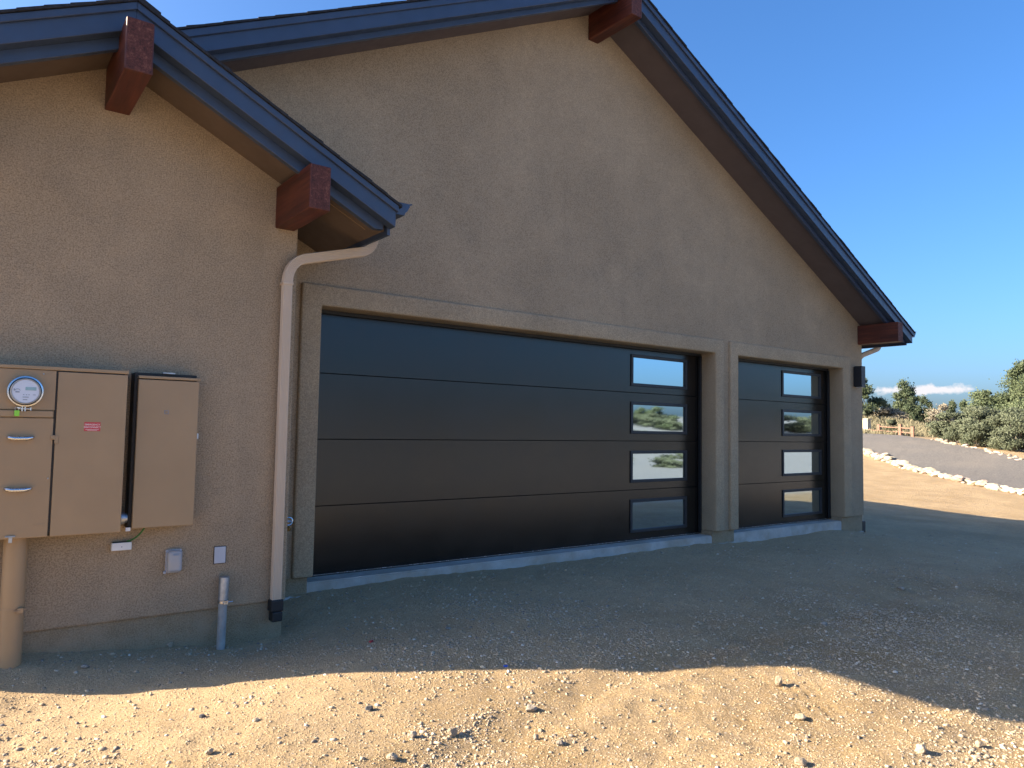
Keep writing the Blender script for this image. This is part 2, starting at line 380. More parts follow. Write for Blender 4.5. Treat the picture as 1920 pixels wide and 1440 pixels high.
# gravel road that climbs past the house on the right, a sheet over the terrain between its two stone edges
near_e = [atz(2150, 985, 18.5), atz(2040, 955, 20), atz(1920, 921, 22.6), atz(1800, 892, 25.6), atz(1700, 864, 29.6), atz(1625, 838, 34), atz(1560, 822, 39), atz(1480, 812, 46)]
far_e = [atz(2150, 900, 26), atz(2040, 885, 28), atz(1920, 866, 30.3), atz(1840, 846, 33.2), atz(1750, 828, 37.2), atz(1687, 818, 41.2), atz(1621, 815.3, 45.2), atz(1500, 811, 52)]
def resample(pts, n):
    p = np.array(pts)[:, :2]; d = np.r_[0, np.cumsum(np.hypot(*np.diff(p, axis=0).T))]; s = np.linspace(0, d[-1], n)
    return np.stack([np.interp(s, d, p[:, 0]), np.interp(s, d, p[:, 1])], 1)
ne, fe = resample(near_e, 160), resample(far_e, 160); K = 14
rv = np.array([[*(ne[i] * (1 - k / K) + fe[i] * k / K), 0] for i in range(160) for k in range(K + 1)])
rv[:, 2] = ground_z(rv[:, 0], rv[:, 1]) + .055 + .012 * vnoise(rv[:, 0] * 2, rv[:, 1] * 2)
ri = np.arange(160 * (K + 1)).reshape(160, K + 1)
rf = np.stack([ri[:-1, :-1].ravel(), ri[1:, :-1].ravel(), ri[1:, 1:].ravel(), ri[:-1, 1:].ravel()], 1)
def roadmat():
    m = MatB('grey_gravel'); f = m.noise(16, 5, .75); b = m.noise(.5, 5)
    c = m.mix(m.rng(f, .38, .62, 0, 1), (.100, .094, .087), (.195, .178, .158)); c = m.mix(m.rng(b, .42, .65, 0, .4), c, (.20, .175, .145))
    m.set(c, .95, 0, .2); m.bump(f, .7, .03); return m.m
tag(link('gravel_road', np_mesh('gravel_road', rv, rf), roadmat(), origin=(*ne[60], th(*ne[60]))), kind='structure', label='grey gravel road climbing the slope beyond the yard')

# ------------------------------------------------------------------ the house
house = thing('garage_house', 'brown stucco house with two gables, black garage doors and timber beam ends', 'house', (6, 6.1, -1.287))
YW, YL = 6.14, 5.42                              # wall faces: garage, and the small projecting bay on the left
XA, HX = 5.72, 6.66                              # garage ridge, half width to the fascia
XB, HB = .755, 1.80                              # left bay ridge
GR = dict(xa=XA, mr=.505, ml=.487, s=4.883, lb=4.825, fb=4.88, ft=5.0, dr=5.07, xl=XA - HX, xr=XA + HX, yw=YW, yb=15.0)
LF = dict(xa=XB, mr=.4985, ml=.482, s=2.383, lb=2.321, fb=2.397, ft=2.515, dr=2.574, xl=XB - 1.71, xr=XB + HB, yw=YL, yb=8.2)
def zz(g, key, x, off=0):
    return g[key] + off - (g['mr'] * (x - g['xa']) if x > g['xa'] else g['ml'] * (g['xa'] - x))
def wall_outline(g, x0, x1, z0):                 # gable wall polygon up to the soffit
    return [(x0, z0), (x1, z0), (x1, zz(g, 's', x1, .03)), (g['xa'], g['s'] + .03), (x0, zz(g, 's', x0, .03))]

# garage front wall in pieces that butt edge to edge round the two openings (all one mesh)
D1 = (2.513, 7.99); D2 = (8.48, 11.20); DT = 1.063; ZB = -1.287
bm = bmesh.new()
CW0, CW1 = -.41, 11.85
def wall_piece(x0, x1, z0):
    pts = [(x0, z0), (x1, z0), (x1, zz(GR, 's', x1, .03))]
    if x0 < XA < x1: pts.append((XA, GR['s'] + .03))
    pts.append((x0, zz(GR, 's', x0, .03))); prism(bm, pts, YW, YW + .22)
xs = [(CW0, D1[0] - .06, ZB), (D1[0] - .06, D1[1] + .06, DT + .06), (D1[1] + .06, D2[0] - .06, ZB), (D2[0] - .06, D2[1] + .06, DT + .06), (D2[1] + .06, CW1, ZB)]
for a in xs: wall_piece(*a)
box(bm, CW1 - .2, CW1, YW + .22, GR['yb'] - .5, ZB, zz(GR, 's', CW1, .03)); box(bm, CW0, CW0 + .2, YW + .22, GR['yb'] - .5, ZB, zz(GR, 's', CW0, .03))
prism(bm, wall_outline(GR, CW0 + .2, CW1 - .2, ZB), GR['yb'] - .7, GR['yb'] - .5)
bmesh.ops.remove_doubles(bm, verts=bm.verts, dist=1e-4)
obj('wall', bm, MAT['stucco'], house)['label'] = 'tall gable wall above the garage doors'
bm = bmesh.new()
prism(bm, wall_outline(LF, -.42, 2.02, ZB), YL, YL + .2)
box(bm, 1.82, 2.02, YL + .2, YW, ZB, zz(LF, 's', 2.02, .03)); box(bm, -.42, -.22, YL + .2, YW, ZB, zz(LF, 's', -.42, .03))
obj('wall', bm, MAT['stucco'], house, bev=.012, seg=2)['label'] = 'projecting wall with the electrical panels'
# foundation stem under the stucco
bm = bmesh.new()
box(bm, -.40, 2.005, YL + .018, YL + .3, -2.2, ZB); box(bm, 1.75, 2.005, YL + .3, YW + .01, -2.2, ZB)
obj('foundation', bm, MAT['stucco_base'], house, bev=.006)
for a in ((2.005, 2.48, 6.155, 6.45), (7.985, 8.445, 6.155, 6.45)): obj('foundation', B(*a, -2.2, ZB), MAT['stucco_base'], house, bev=.006)
obj('foundation', P([(11.205, 6.155), (11.83, 6.155), (11.83, 14.4), (11.6, 14.4), (11.6, 6.5), (11.205, 6.5)], -2.2, ZB, 'z'), MAT['stucco_base'], house, bev=.006)
# rough concrete footing showing at the foot of the stems
for (x0, x1, y0, y1, z0, z1) in ((7.99, 8.45, 6.12, 6.20, -1.8, -1.447), (2.07, 2.44, 6.10, 6.2, -1.8, -1.44), (11.25, 11.8, 6.12, 6.2, -1.8, -1.545)):
    bm = B(x0, x1, y0, y1, z0, z1)
    bmesh.ops.subdivide_edges(bm, edges=bm.edges, cuts=5, use_grid_fill=True)
    for v in bm.verts: v.co += Vector((random.uniform(-.008, .008), random.uniform(-.012, .012), random.uniform(-.02, .008)))
    obj('footing', bm, MAT['concrete'], house)
# slabs at the doors
for (x0, x1) in ((2.481, 7.984), (8.446, 11.204)):
    bm = bmesh.new(); box(bm, x0, x1, 6.165, 6.9, -2.0, -1.343)
    bmesh.ops.bevel(bm, geom=[e for e in bm.edges if all(abs(v.co.z + 1.343) < 1e-4 and abs(v.co.y - 6.165) < 1e-3 for v in e.verts)], offset=.012, segments=2, affect='EDGES')
    obj('slab_edge', bm, MAT['concrete'], house)
# stucco surrounds (U profile, returns run back to the doors)
def surround(x0, x1, zt, i0, i1, it, y0, y1):
    bm = bmesh.new()
    prism(bm, [(x0, ZB - .002), (i0, ZB - .002), (i0, it), (i1, it), (i1, ZB - .002), (x1, ZB - .002), (x1, zt), (x0, zt)], y0, y1)
    return bm
obj('door_surround', surround(2.328, 8.165, 1.247, D1[0], D1[1], DT, 6.10, 6.365), MAT['stucco_trim'], house, bev=.02, seg=3, smooth=True)
obj('door_surround', surround(8.305, 11.43, 1.247, D2[0], D2[1], DT, 6.10, 6.365), MAT['stucco_trim'], house, bev=.02, seg=3, smooth=True)

# garage doors
SB = [-1.325, -.717, -.114, .488, 1.085]
WZ = [(.571, .965), (-.023, .373), (-.627, -.236), (-1.239, -.836)]
def garage_door(label, x0, x1, wx0, wx1):
    root = B(x0 - .1, x1 + .1, 6.43, 6.45, SB[0], SB[-1] + .05)
    d = obj('garage_door', root, MAT['black'], house); d['label'] = label
    for i in range(4):
        a, b = SB[i], SB[i + 1]; w0, w1 = sorted(WZ[3 - i]); bm = bmesh.new()
        for (p, q, r_, s_) in ((x0 - .05, wx0, a, b), (wx1, x1 + .05, a, b), (wx0, wx1, a, w0), (wx0, wx1, w1, b)):
            pass
        z0, z1 = a + .0022, b - .0022
        vs = [[bm.verts.new((x, 6.38, z)) for z in (z0, w0, w1, z1)] for x in (x0 - .05, wx0, wx1, x1 + .05)]
        for m_ in range(3):
            for n_ in range(3):
                if m_ == 1 and n_ == 1: continue
                bm.faces.new((vs[m_][n_], vs[m_ + 1][n_], vs[m_ + 1][n_ + 1], vs[m_][n_ + 1]))
        ext = bmesh.ops.extrude_face_region(bm, geom=bm.faces[:])
        for v in [e for e in ext['geom'] if isinstance(e, bmesh.types.BMVert)]: v.co.y += .042
        o = obj('door_section', bm, MAT['door'], d, bev=.0025, seg=1)
    for (w0, w1) in WZ:
        bm = bmesh.new(); fw = .036
        for (p, q, r_, s_) in ((wx0 - .002, wx0 + fw, w0, w1), (wx1 - fw, wx1 + .002, w0, w1)): box(bm, p, q, 6.366, 6.40, r_ - .002, s_ + .002)
        for (r_, s_) in ((w0 - .002, w0 + fw), (w1 - fw, w1 + .002)): box(bm, wx0 + fw, wx1 - fw, 6.366, 6.40, r_, s_)
        fr = obj('window_frame', bm, MAT['black'], d, bev=.004, seg=2)
        # each pane sits a touch out of true in its gasket, as the broken-up reflections show
        bm = B(wx0 + fw - .004, wx1 - fw + .004, 6.384, 6.392, w0 + fw - .004, w1 - fw + .004)
        tilt = random.uniform(-.0012, .0012); cz = (w0 + w1) / 2
        for v in bm.verts: v.co.y += (v.co.z - cz) * tilt
        obj('window_pane', bm, MAT['glass'], d)
    bm = bmesh.new(); box(bm, x0 - .01, x0 + .028, 6.335, 6.374, SB[0], DT); box(bm, x1 - .028, x1 + .01, 6.335, 6.374, SB[0], DT - .03); box(bm, x0 + .028, x1 - .028, 6.335, 6.374, DT - .032, DT + .005)
    obj('weatherstrip', bm, MAT['rubber'], d, bev=.003)
    obj('bottom_seal', B(x0, x1, 6.372, 6.41, -1.3435, -1.3245), MAT['rubber'], d, bev=.004)
    obj('bottom_rail', B(x0, x1, 6.365, 6.372, -1.3305, -1.3255), MAT['chrome'], d)
    return d
garage_door('wide black garage door', D1[0], D1[1], 6.67, 7.728)
garage_door('narrow black garage door', D2[0], D2[1], 9.93, 11.0)

# roofs
def roof(g, label, y0, ridge=True):
    xl, xr, xa = g['xl'], g['xr'], g['xa']
    bm = bmesh.new()
    prism(bm, [(xl, zz(g, 's', xl)), (xa, g['s']), (xr, zz(g, 's', xr)), (xr, zz(g, 'ft', xr)), (xa, g['ft']), (xl, zz(g, 'ft', xl))], y0 + .055, g['yb'])
    r = obj('roof', bm, MAT['soffit_grey' if g is GR else 'soffit'], house); r['label'] = label
    for sgn, x1, m in ((-1, xl, g['ml']), (1, xr, g['mr'])):
        def board(name, ka, oa, kb, ob, ya, yb, xe, mat, bev=.003, snub=0):
            p = [(xa, g[ka] + oa), (xe, zz(g, ka, xe, oa)), (xe, zz(g, kb, xe, ob)), (xa, g[kb] + ob)]
            if snub: p = [(xa, g[ka] + oa), (xe - sgn * snub, zz(g, ka, xe - sgn * snub, oa)), (xe, zz(g, ka, xe - sgn * snub, oa) + .004), (xe, zz(g, kb, xe, ob)), (xa, g[kb] + ob)]
            return obj(name, P(p, ya, yb), mat, r, bev=bev, seg=1)
        board('rake_board', 'lb', 0, 'fb', .03, y0, y0 + .05, x1 - sgn * .055, MAT['fascia'], snub=.07)
        board('rake_fascia', 'fb', 0, 'ft', .012, y0 - .09, y0 - .002, x1 + sgn * .0, MAT['fascia'])
        board('rake_trim', 'ft', 0, 'dr', -.012, y0 - .112, y0 - .004, x1 + sgn * .012, MAT['fascia'])
        # eave fascia along the side
        zt = zz(g, 'ft', x1); zb = zz(g, 's', x1, -.03)
        obj('eave_fascia', B(*sorted((x1 - sgn * .022, x1 + sgn * .001)), y0 + .0, g['yb'] - .01, zb, zt), MAT['fascia'], r)
        # shingle courses, butt edges showing as little steps along the rake
        L = abs(x1 - xa); run = .127; n = int(L / run) + 1
        for i in range(n):
            d0 = L - i * run + .035; d1 = max(d0 - run - .012, -.0)
            if d0 <= .01: break
            j0, j1 = random.uniform(-.003, .008), 0
            za = lambda d: g['dr'] - m * d
            X = lambda d: xa + sgn * d
            th_ = .009 + random.uniform(-.002, .005)
            pts = [(X(d0), za(d0) - .010), (X(d0), za(d0) + th_), (X(d1), za(d1) + .006), (X(d1), za(d1) - .010)]
            obj('shingle_course', P(pts, y0 - .128 + j0, g['yb'] + .02), MAT['shingle'], r)
    # ridge cap
    bm = P([(xa - .13, g['dr'] - g['ml'] * .13 + .006), (xa, g['dr'] + .006), (xa + .13, g['dr'] - g['mr'] * .13 + .006), (xa + .13, g['dr'] - g['mr'] * .13 + .024), (xa, g['dr'] + .026), (xa - .13, g['dr'] - g['ml'] * .13 + .024)], y0 - .126, g['yb'])
    obj('ridge_cap', bm, MAT['shingle'], r)
    return r
rg = roof(GR, 'large main gable roof', 5.66)
rl = roof(LF, 'small gable roof over the left bay', 4.95)
# frieze board under the left bay eave, on the return wall, and the soffit seam
obj('frieze_board', B(2.021, 2.05, 5.421, 6.138, zz(LF, 's', 2.05) - .125, zz(LF, 's', 2.05) + .0), MAT['soffit'], house)
bm = bmesh.new(); prism(bm, [(x, zz(LF, 's', x) + o) for x, o in ((1.99, -.003), (2.46, -.003), (2.46, .01), (1.99, .01))], 5.177, 5.182)
obj('soffit_seam', bm, MAT['metal_box'], house)

# gutters (K profile) and beams
def kgutter(xw, z, y0, y1, sgn=1, parent=house):
    prof = [(0, 0), (.075, 0), (.082, .022), (.098, .036), (.112, .062), (.118, .068), (.118, .085), (.140, .092), (.140, .100), (.132, .100), (.110, .093), (.104, .064), (.09, .042), (.074, .008), (.004, .008), (.004, .105), (0, .105)]
    bm = bmesh.new(); prism(bm, [(xw + sgn * a, z + b) for a, b in prof], y0, y1)
    # closed end cap
    prism(bm, [(xw + sgn * a, z + b) for a, b in ((.002, .002), (.075, .002), (.082, .022), (.098, .036), (.112, .062), (.118, .085), (.135, .094), (.002, .094))], y0 - .002, y0 + .004)
    return obj('gutter', bm, MAT['fascia'], parent)
kgutter(LF['xr'] + .002, 1.605, 4.87, 6.13)
kgutter(GR['xr'] + .002, 1.62, 5.57, 14.9)
def beam(x0, x1, y0, z0, z1, yw):
    bm = bmesh.new(); box(bm, x0, x1, y0, yw + .1, z0, z1)
    bmesh.ops.subdivide_edges(bm, edges=[e for e in bm.edges if abs(e.verts[0].co.y - e.verts[1].co.y) > .1], cuts=3)
    for f in bm.faces:
        if all(abs(v.co.y - y0) < 1e-5 for v in f.verts): f.material_index = 1
    return obj('beam', bm, [MAT['wood'], MAT['endgrain']], house, bev=.007, seg=2)
beam(5.673, 5.826, 5.44, 4.565, 4.90, YW)
beam(.681, .832, 4.70, 2.068, 2.386, YL)
beam(1.842, 1.992, 4.755, 1.484, 1.795, YL)
beam(11.722, 11.875, 5.485, 1.488, 1.795, YW)
beam(-.27, -.12, 4.755, 1.484, 1.795, YL)

# downspouts
def rect_sweep(pts, a, b, name, parent, bands=None):
    """rounded-rectangle pipe with shallow flutes; a half width, b half depth"""
    sec = []
    r = .35
    for cx, cy, s0 in ((1, 1, 0), (-1, 1, 90), (-1, -1, 180), (1, -1, 270)):
        for q in range(4):
            t = math.radians(s0 + q * 30); sec.append(((cx * (1 - .22) + .22 * math.cos(t)) * a, (cy * (1 - .28) + .28 * math.sin(t)) * b))
    fl = []
    for i, (u, v) in enumerate(sec):
        fl.append((u, v)); u2, v2 = sec[(i + 1) % len(sec)]
        if math.hypot(u2 - u, v2 - v) > a * .6:
            k = 10
            for q in range(1, k):
                t = q / k; dep = .0035 if q % 2 else 0
                fu, fv = u + (u2 - u) * t, v + (v2 - v) * t
                nx_, ny_ = (0, math.copysign(1, fv)) if abs(v2 - v) < 1e-6 else (math.copysign(1, fu), 0)
                fl.append((fu - nx_ * dep, fv - ny_ * dep))
    bm = bmesh.new(); tube(bm, pts, [1 + (bands[i] if bands else 0) for i in range(len(pts))], sect=fl)
    return obj(name, bm, MAT['downspout'], parent, smooth=True)
def arc(p, q, c, n=9):               # quadratic bend from p to q round corner c
    p, q, c = map(Vector, (p, q, c)); return [tuple(p * (1 - t) ** 2 + c * (2 * t * (1 - t)) + q * t * t) for t in np.linspace(0, 1, n)]
yd = 5.372; xd = 1.93
low = [(xd, yd, -1.27), (xd, yd, 0), (xd, yd, 1.075)]
rect_sweep(low, .0355, .027, 'downspout', house)
c1 = (xd, yd, 1.235); c2 = (2.655, 5.43, 1.445)
dirv = (Vector(c2) - Vector(c1)).normalized()
e1 = arc((xd, yd, 1.06), tuple(Vector(c1) + dirv * .15), c1, 13); e2 = arc(tuple(Vector(c2) - dirv * .11), (2.66, 5.43, 1.575), c2, 13)
pts = e1 + e2 + [(2.66, 5.43, 1.61)]
bands = [(.0 if (i % 2 or i in (0, 12)) else -.035) for i in range(13)] * 2 + [0]
o = rect_sweep(pts, .037, .0285, 'downspout_elbow', house, bands)
obj('downspout_band', B(xd - .040, xd + .040, yd - .032, yd + .047, 1.055, 1.075), MAT['downspout'], house, bev=.004)
bm = bmesh.new(); box(bm, xd - .046, xd + .046, yd - .042, yd + .042, -1.345, -1.262); box(bm, xd - .038, xd + .038, yd - .05, yd + .034, -1.415, -1.345)
obj('downspout_boot', bm, MAT['rubber'], house, bev=.008)
# far downspout off the main gutter at the right corner
xg = GR['xr'] + .07
fp = [(xg, 6.15, 1.64), (xg, 6.15, 1.56)] + arc((xg, 6.15, 1.54), (xg - .13, 6.165, 1.44), (xg, 6.15, 1.47), 7) + arc((12.03, 6.21, 1.345), (11.915, 6.23, 1.22), (11.92, 6.225, 1.30), 7) + [(11.915, 6.23, -1.40)]
rect_sweep(fp, .0355, .028, 'downspout', house)
obj('downspout_boot', B(11.862, 11.965, 6.17, 6.29, -1.60, -1.395), MAT['rubber'], house, bev=.01)

# ------------------------------------------------------------------ fittings on the walls
# main electrical cabinet
YF = 5.20
cab = thing('meter_cabinet', 'wide beige electrical cabinet with a round meter and a red warning sticker', 'electrical panel', (.48, 5.3, -.685))
obj('cabinet_body', B(.085, .845, YF + .012, YL - .001, -.66, .318), MAT['metal_box'], cab, bev=.006)
obj('gap_shade_or_gasket', B(.4725, .4835, YF + .002, YF + .0118, -.66, .311), MAT['dark'], cab)  # dark strip standing in for the shade in the gap between the doors
obj('gap_shade_or_gasket', B(.4845, .845, YF + .002, YF + .0118, .3065, .3125), MAT['dark'], cab)  # dark strip painting the line of shade under the drip hood
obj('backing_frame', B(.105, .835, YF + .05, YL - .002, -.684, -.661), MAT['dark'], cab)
obj('drip_hood', P([(YF - .008, .313), (YF - .008, .334), (YL - .02, .347), (YL - .02, .313)], .08, .866, 'x'), MAT['metal_box'], cab, bev=.003)
obj('door', B(.484, .862, YF - .006, YF + .011, -.683, .306), MAT['metal_box'], cab, bev=.004)['label'] = 'tall right door with the red sticker'
obj('meter_panel', B(.085, .474, YF - .002, YF + .011, .070, .311), MAT['metal_box'], cab, bev=.004)
obj('cover_strip', B(.085, .468, YF - .012, YF + .0105, .028, .066), MAT['metal_box'], cab, bev=.003)
pull = obj('pull_panel', B(.085, .472, YF - .004, YF + .011, -.683, .024), MAT['metal_box'], cab, bev=.004)
for cx, cz in ((.310, -.098), (.312, -.398)):
    obj('handle_plate', B(cx - .100, cx + .100, YF - .0055, YF - .0038, cz - .022, cz + .022), MAT['metal_box'], cab)
    bm = bmesh.new(); tube(bm, [(cx - .064, YF - .003, cz + .006), (cx - .054, YF - .022, cz + .004), (cx - .03, YF - .031, cz), (cx + .03, YF - .031, cz), (cx + .054, YF - .022, cz + .004), (cx + .064, YF - .003, cz + .006)], [.009, .0115, .0125, .0125, .0115, .009], 10)
    obj('handle', bm, MAT['chrome'], cab, smooth=True)
bm = bmesh.new(); box(bm, .462, .486, YF - .014, YF - .004, -.105, -.078); box(bm, .480, .502, YF - .012, YF - .0062, -.128, -.080)
obj('latch', bm, MAT['metal_box'], cab, bev=.003)
bm = bmesh.new(); lathe_y(bm, .458, -.336, [(0, YF - .014), (.0035, YF - .014), (.005, YF - .004)], 10); obj('screw', bm, MAT['galv'], cab)
bm = bmesh.new(); lathe_y(bm, .408, .288, [(0, YF - .008), (.0035, YF - .008), (.005, YF - .002)], 10); obj('screw', bm, MAT['galv'], cab)
bm = bmesh.new(); box(bm, .40, .412, YF - .006, YF - .0035, -.614, -.607); box(bm, .420, .442, YF - .006, YF - .0035, -.617, -.604); obj('emboss_mark', bm, MAT['metal_box'], cab)
bm = bmesh.new(); box(bm, .262, .312, YF - .014, YF - .004, -.672, -.664); box(bm, .280, .298, YF - .012, YF - .004, -.705, -.672); obj('hasp', bm, MAT['galv'], cab, bev=.002)
st = obj('warning_sticker', B(.633, .721, YF - .0075, YF - .0062, -.051, .004), MAT['red_print'], cab)
def text(s, x, z, size, y, mat, parent, name='lettering'):
    cu = bpy.data.curves.new('t', 'FONT'); cu.body = s; cu.size = size; cu.align_x = 'CENTER'; cu.align_y = 'CENTER'; cu.offset = size * .012
    to = bpy.data.objects.new('t', cu); me = bpy.data.meshes.new_from_object(to)
    for v in me.vertices: v.co = (x + v.co.x, y, z + v.co.y)
    bpy.data.objects.remove(to); return link(name, me, mat, parent)
text('EMERGENCY', .677, -.0115, .0145, YF - .0079, MAT['white_print'], st)
text('DISCONNECT', .677, -.0275, .0145, YF - .0079, MAT['white_print'], st)
bm = bmesh.new(); box(bm, .640, .714, YF - .0079, YF - .0076, -.0425, -.0405); box(bm, .650, .704, YF - .0079, YF - .0076, -.0472, -.0455); obj('fine_print', bm, MAT['white_print'], st)
# the meter: ring, glass-fronted drum, dial
mt = thing('electric_meter', 'round electric meter with a silver ring on the beige cabinet', 'meter', (.32, 5.19, .08))
cx, cz = .320, .178; R_ = .092
bm = bmesh.new(); lathe_y(bm, cx, cz, [(R_ - .004, YF - .003), (R_, YF - .02), (R_ - .002, YF - .034), (R_ - .010, YF - .036), (R_ - .012, YF - .026), (R_ - .016, YF - .012)], 56)
obj('ring', bm, MAT['chrome'], mt, smooth=True)
bm = bmesh.new(); lathe_y(bm, cx, cz, [(R_ - .016, YF - .004), (R_ - .016, YF - .05), (R_ - .021, YF - .054), (R_ - .024, YF - .05), (R_ - .024, YF - .035)], 56); obj('cover_rim', bm, MAT['pvc_grey'], mt, smooth=True)
bm = bmesh.new(); lathe_y(bm, cx, cz, [(R_ - .022, YF - .02), (R_ - .022, YF - .046), (R_ - .026, YF - .050), (0, YF - .051)], 56); obj('dial', bm, MAT['dial'], mt, smooth=True)
yd_ = YF - .0525
obj('display', B(cx - .002, cx + .052, yd_, YF - .051, cz + .006, cz + .026), MAT['lcd'], mt)
bm = bmesh.new()
for (a, b, c_, d_) in ((-.05, -.03, -.008, -.002), (-.012, -.006, -.022, -.018), (.002, .008, -.022, -.018), (.014, .02, -.022, -.018), (.036, .05, -.021, -.018), (-.014, .016, -.036, -.032), (-.012, .010, -.051, -.047), (-.058, -.054, .002, .014)):
    box(bm, cx + a, cx + b, yd_, YF - .051, cz + c_, cz + d_)
obj('dial_marks', bm, MAT['grey_print'], mt)
bm = bmesh.new(); tube(bm, [(cx - .040 + .012 * math.cos(t), yd_, cz + .003 + .010 * math.sin(t)) for t in np.linspace(0, math.pi, 9)], .0012, 6); obj('dial_emblem', bm, MAT['grey_print'], mt)
bm = bmesh.new(); box(bm, cx - .014, cx - .008, YF - .036, YF - .014, cz - .118, cz - .088); box(bm, cx + .000, cx + .006, YF - .036, YF - .014, cz - .118, cz - .088)
tube(bm, [(cx - .03, YF - .025, cz - .102), (cx + .03, YF - .025, cz - .102)], .0045, 8); box(bm, cx + .028, cx + .034, YF - .034, YF - .016, cz - .112, cz - .092); box(bm, cx - .036, cx - .02, YF - .034, YF - .018, cz - .100, cz - .093)
obj('clamp', bm, MAT['chrome'], mt, bev=.001, seg=1)
tg = thing('seal_tag', 'bright green seal tag hanging under the meter ring', 'tag', (.284, 5.17, .032))
obj('seal', B(.272, .297, YF - .030, YF - .020, .032, .066), MAT['lime'], tg, bev=.002)
obj('loop', T([(.276, YF - .025, .064), (.274, YF - .025, .078), (.280, YF - .025, .086), (.288, YF - .025, .082), (.292, YF - .025, .064)], .0012, 6), MAT['chrome'], tg)
# secondary breaker box
sp = thing('breaker_box', 'narrow beige breaker box with a raised cover beside the cabinet', 'electrical panel', (1.11, 5.33, -.674))
YS = 5.27
obj('box_body', B(.918, 1.302, YS + .028, YL - .001, -.676, .334), MAT['dark'], sp, bev=.004)
obj('drip_hood', B(.936, 1.320, YS - .006, YS + .03, .296, .314), MAT['metal_box'], sp, bev=.003)
obj('cover', B(.938, 1.313, YS - .002, YS + .026, -.676, .290), MAT['metal_box'], sp, bev=.005)
obj('top_bracket', B(1.085, 1.16, YS + .012, YS + .05, .3345, .3425), MAT['galv'], sp)
bm = bmesh.new(); q = (1.113, .078)
for (a, b, c_, d_) in ((-.013, .013, .009, .012), (-.013, .013, -.012, -.009), (-.013, -.010, -.009, .009), (.010, .013, -.009, .009)): box(bm, q[0] + a, q[0] + b, YS - .0045, YS - .002, q[1] + c_, q[1] + d_)
obj('emblem', bm, MAT['grey_print'], sp)
obj('latch', B(1.305, 1.322, YS + .0, YS + .022, -.098, -.060), MAT['galv'], sp, bev=.002)
bm = T([(.84, 5.335, -.612), (.93, 5.335, -.612)], .031, 18); tube(bm, [(.880, 5.335, -.612), (.902, 5.335, -.612)], .039, 18); obj('conduit_nipple', bm, MAT['galv'], sp, smooth=True)
obj('corner_tab', B(.905, .932, YS + .006, YS + .02, -.69, -.668), MAT['white'], sp)
# big service conduit below the cabinet
sc = thing('service_conduit', 'thick beige conduit rising from the ground to the cabinet', 'conduit', (.325, 5.31, -1.7))
obj('pipe', T([(.325, 5.31, -1.75), (.325, 5.31, -.672)], .062, 32), MAT['metal_box'], sc, smooth=True)
bm = T([(.325, 5.31, -1.118), (.325, 5.31, -1.100)], .0645, 32); box(bm, .345, .375, 5.235, 5.262, -1.124, -1.096); tube(bm, [(.395, 5.262, -1.108), (.36, 5.238, -1.109), (.33, 5.234, -1.110)], .004, 8)
obj('strap', bm, MAT['metal_box'], sc, smooth=True)
# white ground bar housing and green wire
gb = thing('ground_bar_cover', 'small white oblong plastic box below the breaker box', 'junction box', (.905, 5.40, -.828))
obj('cover', B(.846, .964, YL - .038, YL - .003, -.826, -.776), MAT['white'], gb, bev=.004)
obj('lid_gap', B(.852, .958, YL - .034, YL - .004, -.776, -.772), MAT['dark'], gb)
obj('screw_hole', B(.902, .908, YL - .0395, YL - .038, -.806, -.800), MAT['grey_print'], gb)
tag(obj('ground_wire', T(arc((1.035, 5.36, -.675), (.935, 5.395, -.772), (1.00, 5.37, -.755), 10), .005, 8), MAT['wire'], smooth=True), 'thin green wire running from the breaker box down to the white box', 'wire')
# outlet with a clear bubble cover
oc = thing('outdoor_outlet', 'outdoor outlet under a clear plastic bubble cover', 'outlet', (1.228, 5.40, -1.012))
ox0, ox1, oz0, oz1 = 1.170, 1.288, -1.010, -.842
obj('back_plate', B(ox0 + .008, ox1 - .008, YL - .012, YL - .001, oz0 + .008, oz1 - .008), MAT['plate'], oc, bev=.012, seg=3)
bm = bmesh.new(); box(bm, 1.2, 1.258, YL - .022, YL - .011, -.985, -.865); obj('receptacle', bm, MAT['pale_post'], oc, bev=.004)
bm = bmesh.new(); box(bm, ox0 + .012, ox1 - .012, YL - .065, YL - .0125, oz0 + .012, oz1 - .012); obj('bubble_cover', bm, MAT['clear'], oc, bev=.022, seg=4, smooth=True)
bm = bmesh.new()
for (a, b, c_, d_) in ((ox0 + .006, ox0 + .014, oz0 + .02, oz1 - .02), (ox1 - .014, ox1 - .006, oz0 + .02, oz1 - .02), (ox0 + .02, ox1 - .02, oz0 + .004, oz0 + .012), (ox0 + .02, ox1 - .02, oz1 - .012, oz1 - .004)): box(bm, a, b, YL - .024, YL - .010, c_, d_)
obj('cover_flange', bm, MAT['clear'], oc, bev=.003)
obj('cover_label', B(1.215, 1.25, YL - .0665, YL - .0655, -.885, -.872), MAT['grey_print'], oc)
obj('lower_hinge', B(ox0 - .004, ox0 + .012, YL - .03, YL - .01, oz0 + .004, oz0 + .02), MAT['plate'], oc, bev=.003)
pl = thing('cover_plate', 'plain grey rectangular cover plate on the left wall above the grey pipe', 'cover plate', (1.532, 5.41, -.973))
obj('plate', B(1.496, 1.573, YL - .012, YL - .001, -.972, -.857), MAT['plate'], pl, bev=.004)
obj('gap_shade_or_gasket', B(1.492, 1.577, YL - .004, YL - .0005, -.976, -.853), MAT['rubber'], pl)
